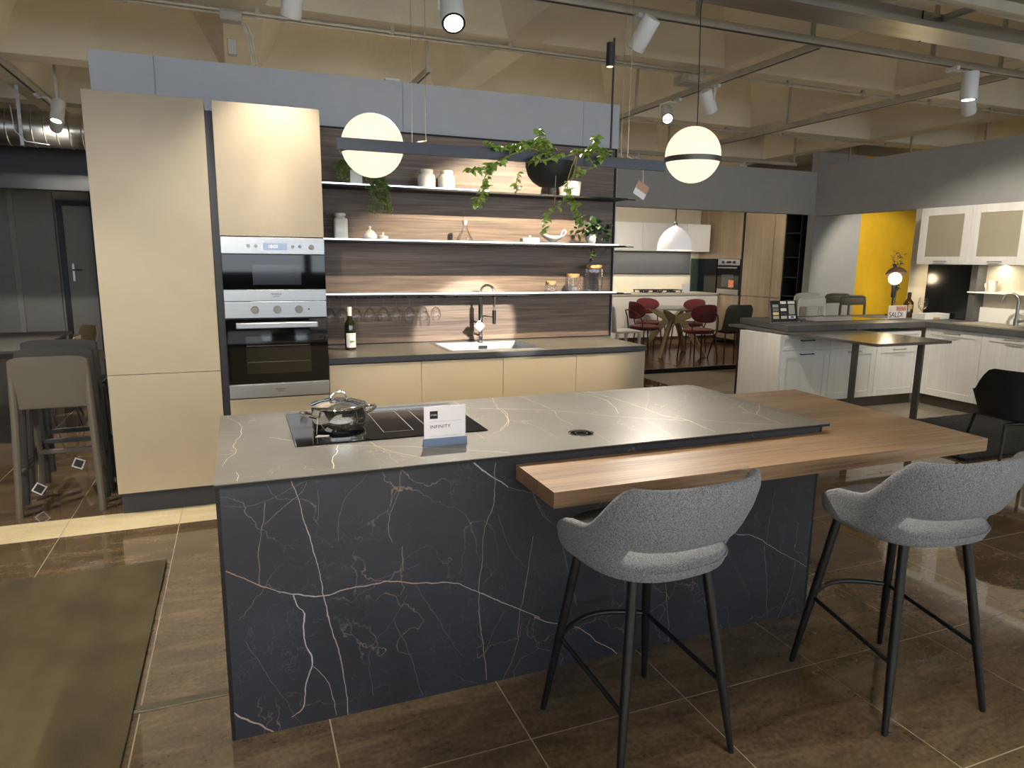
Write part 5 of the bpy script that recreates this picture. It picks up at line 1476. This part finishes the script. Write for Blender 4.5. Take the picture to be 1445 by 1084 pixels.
t = thing('grey_tap', 'grey arched kitchen tap at the right edge', 'tap', (7.42, 4.64, .92))
arc = [(7.42-.0*k, 4.64+.075*(1-math.cos(math.pi*k/10)), 1.17+.08*math.sin(math.pi*k/10)) for k in range(11)]
B().tube([(7.42, 4.64, .921), (7.42, 4.64, 1.0), (7.42, 4.64, 1.17)]+arc[1:]+[(7.42, 4.79, 1.15)], .016, 12).build('spout', steel, t)
B().cyl((7.42, 4.64, .921), (7.42, 4.64, 1.0), .026, .024, 16).build('base', steel, t)
B().tube([(7.42, 4.62, .97), (7.40, 4.56, .985), (7.39, 4.50, .99)], [.016, .012, .009], 10).build('lever', steel, t)
t = thing('grey_sink', 'grey inset sink with drainer in the worktop of the white kitchen', 'sink', (7.35, 4.6, .915))
B().box(7.12, 7.60, 4.15, 5.12, .9202, .926, .003).build('rim', M('sink_grey', lin((150,142,128)), .45, var=.05), t)
B().box(7.17, 7.55, 4.2, 4.55, .9262, .9266).build('bowl', M('sink_dark', lin((80,76,70)), .5, var=.05), t)
for k in range(5): B().box(7.2, 7.5, 4.66+k*.08, 4.67+k*.08, .926, .929).build('drainer_rib', MT['sink_grey'], t)
# objects on the grey worktop
t = thing('swatch_board', 'black sample board with rows of colour swatches on the worktop', 'sample board', (5.29, 5.6, .92))
cy, sy_ = math.cos(R(12)), math.sin(R(12))
m = Matrix.Translation((5.295, 5.60, .9205)) @ Matrix.Rotation(R(-12), 4, 'X')
B().box(-.175, .175, 0, .012, .006, .235).xf(m).build('board', blackm, t)
B().box(-.18, .18, -.03, .012, 0, .008).xf(m).build('ledge', steel, t)
B().box(-.182, -.175, -.002, .014, 0, .238).xf(m).build('edge_trim', steel, t)
sw = [lin(c) for c in ((232,230,224), (150,160,150), (196,190,170), (60,60,62), (226,200,150), (182,176,150), (120,124,116), (235,232,226), (160,165,150), (70,80,150))]
smats = [M('swatch_colour', c, .5, var=.03) for c in sw]
cells = [(-.15, -.075, .165, .195, 1), (-.15, -.075, .125, .155, 6), (-.15, -.075, .085, .115, 4), (-.15, -.075, .045, .075, 5), (-.045, .03, .2, .228, 0), (-.045, .03, .125, .155, 7), (-.045, .03, .045, .075, 2), (.055, .145, .2, .228, 0), (.06, .14, .09, .19, 8), (.055, .145, .045, .075, 0), (-.045, .03, .165, .19, 3), (-.045, .03, .085, .11, 3)]
for (a, b_, c, d, k) in cells: B().box(a, b_, -.003, 0, c, d).xf(m).build('swatch', smats[k], t)
B().box(.08, .12, -.004, -.003, .05, .07).xf(m).build('logo_print', smats[9], t)
t = thing('clear_stand', 'clear acrylic stand behind the swatch board', 'stand', (5.47, 5.72, .92))
B().box(5.36, 5.56, 5.73, 5.735, .9205, 1.15).box(5.36, 5.56, 5.73, 5.84, .9205, .924).build('sheet', plasticbag, t)
t = thing('sale_sign', 'white SALDI sale sign standing on the grey worktop', 'sign', (7.05, 5.73, .92))
cd = B().box(6.925, 7.215, 5.735, 5.741, .9205, 1.07).build('card', paper, t)
text('lettering', 'SALDI', .088, (6.935, 5.7345, .935), FACE_Y, ink, cd, spacing=.95, depth=.0004)
B().box(6.94, 7.035, 5.7343, 5.735, 1.005, 1.06).build('beige_print', M('beige_print', lin((226,205,190)), .7, var=.05), cd)
B().box(7.045, 7.205, 5.7343, 5.735, 1.005, 1.06).build('photo_print', M('photo_print', lin((188,140,126)), .7, var=.5, scale=(40, 40, 40)), cd)
B().box(6.925, 7.215, 5.735, 5.79, .9203, .9215).build('foot', paper, t)
t = thing('wine_bottle', 'amber wine bottle with black capsule on the grey worktop', 'bottle', (7.39, 5.84, .92))
bottle(t, 7.39, 5.86, .9205, .055, .29, amber, blackm)
B().sheet(labelstrip(7.39, 5.86, 1.02, 1.07, .0556, -.9, 0), 8, 1, labelstrip(7.39, 5.86, 1.02, 1.07, .0551, -.9, 0)).build('paper_label', M('gold_label', lin((190,160,90)), .5, var=.1), t)
t = thing('white_tray', 'long white display tray at the back of the grey worktop', 'tray', (7.4, 5.6, .92))
b = B().box(7.24, 7.62, 5.52, 5.66, .9205, .93).box(7.24, 7.62, 5.51, 5.52, .9205, .985, .002).box(7.24, 7.62, 5.66, 5.67, .9205, .985).box(7.23, 7.24, 5.51, 5.67, .9205, .985).box(7.62, 7.63, 5.51, 5.67, .9205, .985)
b.build('body', white, t)
B().box(7.37, 7.47, 5.506, 5.51, .924, .945).build('tag', cork, t)
t = thing('stemmed_glass', 'single wine glass standing behind the white tray', 'wine glass', (7.45, 5.72, .92))
B().lathe((7.45, 5.72, .9205), [(0, .004), (.036, 0), (.036, .002), (.008, .006), (.004, .012)], 24).build('foot', glass, t)
B().cyl((7.45, 5.72, .93), (7.45, 5.72, 1.01), .004, n=8).build('stem', glass, t)
B().lathe((7.45, 5.72, .9205), [(0, .085), (.02, .092), (.045, .125), (.052, .16), (.048, .20), (.042, .235)], 28).build('bowl', glass, t)
t = thing('table_lamp', 'black table lamp with glowing globe and tilted dish shade', 'table lamp', (7.44, 6.12, .92))
lx, ly = 7.44, 6.12
B().lathe((lx, ly, .9205), [(0, .012), (.07, .010), (.075, 0)], 24).build('base', black, t)
B().cyl((lx, ly, .93), (lx, ly, 1.14), .010, n=10).build('stem', black, t)
B().cyl((lx, ly, 1.14), (lx, ly, 1.285), .026, n=20).build('handle', black, t)
B().sphere((lx, ly, 1.365), .075, 24, 14).build('globe', bulb, t)
m = Matrix.Rotation(R(-14), 4, 'X') @ Matrix.Rotation(R(6), 4, 'Y')
B().lathe((lx+.01, ly, 1.435), [(.118, -.02), (.115, .0), (.085, .04), (.045, .062), (0, .068), (0, .064), (.045, .057), (.083, .035), (.112, -.004), (.116, -.02)], 32, m).build('shade', M('bronze_shade', lin((120,100,80)), .4, .3, var=.06), t)
add_light('POINT', 'globe_lamp', (lx-.1, ly-.05, 1.365), 5, (1, .8, .5), t, shadow_soft_size=.06)
t = thing('flower_spray', 'dark blue dried flower spray in front of the yellow wall', 'flowers', (7.62, 6.25, .92))
B().lathe((7.62, 6.24, .9205), [(0, 0), (.035, 0), (.045, .05), (.03, .12), (.025, .16), (.022, .16)], 24).build('vase', glass, t)
b = B(); s2 = B(); rr = random.Random(5)
for k in range(9):
    p = spline([(7.62, 6.24, 1.0), (7.62+rr.uniform(-.02, .02), 6.24, 1.25), (7.60+rr.gauss(0, .05), 6.24+rr.gauss(0, .03), 1.4+rr.uniform(0, .28))], 6)
    s2.tube(p, .002, 4)
    for q in p[6:]:
        for _ in range(5): leaf(b, q+Vector((rr.gauss(0, .014), rr.gauss(0, .014), rr.gauss(0, .014))), rr, .035, .45)
b.build('petals', M('dusky_blue', lin((70,74,110)), .7, var=.5, scale=(30, 30, 30)), t, kind='stuff', sharp=180)
s2.build('stems', M('grey_stem', lin((90,92,70)), .7, var=.1), t)
# folding chairs leaning behind the peninsula
f0 = thing('stacking_chair', 'x', 'chair', (0, 0, 0), 'stacking chairs behind the peninsula', local=True)
def fr(u):
    return u
fb = B().tube(spline([(-.24, 0, .55), (-.245, 0, .80), (-.235, 0, .98), (-.20, 0, 1.05), (0, 0, 1.06), (.20, 0, 1.05), (.235, 0, .98), (.245, 0, .80), (.24, 0, .55)], 4), .018, 8)
fbo = fb.build('back_frame', whitepl, f0)
B().box(-.22, .22, -.012, .012, .93, 1.045, .01, 2).build('backrest', whitepl, f0)
B().box(-.22, .22, -.4, .0, .45, .475, .01, 2).build('seat', whitepl, f0)
for sx in (-1, 1):
    B().tube([(sx*.24, 0, .56), (sx*.25, .03, 0)], .016, 8).build('leg', whitepl, f0)
    B().tube([(sx*.22, -.38, .45), (sx*.23, -.40, 0)], .016, 8).build('leg', whitepl, f0)
f0.location = (7.60, 7.55, 0); f0['label'] = 'white stacking chair in front of its stack behind the peninsula'
copy_tree(f0, loc=(7.70, 7.70, .02), label='white stacking chair in the middle of its stack behind the peninsula')
copy_tree(f0, loc=(7.82, 7.86, .03), label='white stacking chair at the back of its stack, by the taupe one')
fg = copy_tree(f0, loc=(8.55, 7.70, 0), label='taupe stacking chair in front of the yellow wall')
fg2 = copy_tree(f0, loc=(8.45, 7.9, .02), label='taupe stacking chair half hidden between the white and taupe stacks')
for g_ in (fg, fg2):
    for ch in g_.children:
        ch.data = ch.data.copy(); ch.data.materials.clear(); ch.data.materials.append(taupe)
# black chair and black rug at right
b = B().sheet(lambda u, v: (5.30+1.75*u, 3.55+1.15*v, .022+.004*math.sin(u*61)*math.sin(v*53)), 40, 40, lambda u, v: (5.30+1.75*u, 3.55+1.15*v, .001))
b.build('shag_rug', rugblack, None, 'black shaggy rug in front of the white kitchen', 'rug')
t = thing('black_armchair', 'black moulded armchair at the right edge of the picture', 'chair', (5.36, 3.22, 0), local=True)
def tub(o):
    def g(u, v):
        th = (u-.5)*2*R(115); a = abs(th)
        top = .80-.19*max(0, min(1, (a-R(72))/R(30)))**1.3
        z = .44+(top-.44)*v
        r = (.24+.05*v)+o
        return (math.sin(th)*r, -math.cos(th)*r*1.0-.03*v*math.cos(th), z)
    return g
B().sheet(tub(0), 30, 8, tub(.012)).build('shell', blackm, t, sharp=60)
B().lathe((0, 0, 0), [(0, .42), (.20, .42), (.245, .44), (.24, .455), (0, .45)], 32).build('seat', blackm, t)
for sx in (-1, 1):
    B().tube([(sx*.10, .16, .41), (sx*.2, .2, .40), (sx*.25, .27, .02)], .012, 8).build('leg', black, t)
    B().tube([(sx*.10, -.16, .41), (sx*.2, -.2, .40), (sx*.25, -.27, .02)], .012, 8).build('leg', black, t)
B().tube(spline([(-.2, -.2, .40), (-.1, -.22, .415), (.1, -.22, .415), (.2, -.2, .40)], 4), .011, 8).tube(spline([(-.2, .2, .40), (-.1, .22, .415), (.1, .22, .415), (.2, .2, .40)], 4), .011, 8).build('under_frame', black, t)
t.rotation_euler = (0, 0, R(-28)); t.location = (5.38, 3.25, 0)

# =================================================================== LEFT BAY
k0 = thing('stacked_stool', 'x', 'bar stool', (0, 0, 0), 'stacking bar stools beside the tall cabinet', local=True)
def pan(o):
    def g(u, v):
        x = (u-.5)*.40; k = (2*abs(u-.5))
        z = .665+(.955-.665)*v - .022*k**6*v - .015*(1-v)*(1-k**2)
        return (x, -.012+.02*k**2-.03*v+o, z)
    return g
B().sheet(pan(0), 20, 8, pan(.022)).build('backrest', taupe, k0, sharp=60)
B().box(-.19, .19, 0.0, .36, .64, .665, .01, 2).build('seat', taupe, k0)
for sx in (-1, 1):
    B().tube([(sx*.19, .005, .93), (sx*.195, .0, .60), (sx*.215, -.05, 0)], [.016, .022, .020], 10).build('leg', taupe, k0)
    B().tube([(sx*.175, .34, .65), (sx*.195, .40, 0)], [.022, .018], 10).build('leg', taupe, k0)
    B().box(sx*.205-.012, sx*.205+.012, -.02, .37, .235, .265, .004).build('footrest', taupe, k0)
B().box(-.195, .195, .355, .385, .275, .305, .004).build('footrest', taupe, k0)
k0.location = (-1.052, 4.69, 0); k0['label'] = 'taupe stacking bar stool at the front of the stack beside the tall cabinet'
for i, lab in enumerate(('charcoal stacking bar stool in the middle of the stack beside the tall cabinet', 'charcoal stacking bar stool at the back of the stack beside the tall cabinet')):
    kk = copy_tree(k0, loc=(-1.052+.0*(i+1), 4.69+.15*(i+1), .033*(i+1)), label=lab)
    for ch in kk.children:
        ch.data = ch.data.copy(); ch.data.materials.clear(); ch.data.materials.append(taupe2)
for (x, y, z, ry, lab) in ((-1.22, 4.9, .06, 35, 'small price tag hanging low on the front stacking stool'), (-1.02, 5.02, .17, 25, 'small price tag hanging on the footrest of the stacked stools')):
    t = thing('price_card', lab, 'price card', (x, y, z))
    m = Matrix.Translation((x, y, z+.035)) @ Matrix.Rotation(R(ry), 4, 'Y')
    c_ = B().box(-.032, .032, -.001, .001, -.032, .032).xf(m).build('card', paper, t)
    B().box(-.024, .024, -.0016, -.001, -.024, .024).xf(m).build('printed_area', taupe2, c_)
    B().cyl((x, y, z+.08), (x+.01, y, .25), .0008, n=5).build('string', paper, t)
t = thing('dark_dining_table', 'dark wood dining table behind the stacked stools', 'table', (-2.4, 7.6, 0))
B().box(-3.4, -1.66, 6.85, 8.5, .71, .74, .003).build('top', darktop, t)
B().box(-3.35, -1.71, 6.9, 8.45, .66, .71).build('apron', taupe2, t)
for x in (-3.3, -1.74):
    for y in (6.93, 8.42): B().box(x-.04, x+.04, y-.04, y+.04, 0, .66, .004).build('leg', taupe2, t)
tan = M('tan_shell', lin((140,126,96)), .5, var=.05)
shell_chair('shell_chair', tan, black, 'tan shell chair pushed to the end of the dark dining table', (-1.62, 7.95, 0), R(120), ztop=.83)
shell_chair('shell_chair', tan, black, 'tan shell chair nearer the stacked stools at the dark dining table', (-1.66, 7.35, 0), R(100), ztop=.80)
t = thing('wall_notice', 'small white and red notice on the dark wall by the tall cabinet', 'notice', (-1.5, 12.9, 1.75))
B().box(-2.05, -1.93, 12.90, 12.91, 1.80, 2.0).build('plate', paper, t)
B().box(-2.03, -1.95, 12.897, 12.90, 1.84, 1.90).build('red_print', M('red_print', lin((170,50,50)), .6, var=.1), t)
struct(B().box(-2.10, -1.2, 12.85, 13.0, 0, 2.9), 'wall_pier', dark)
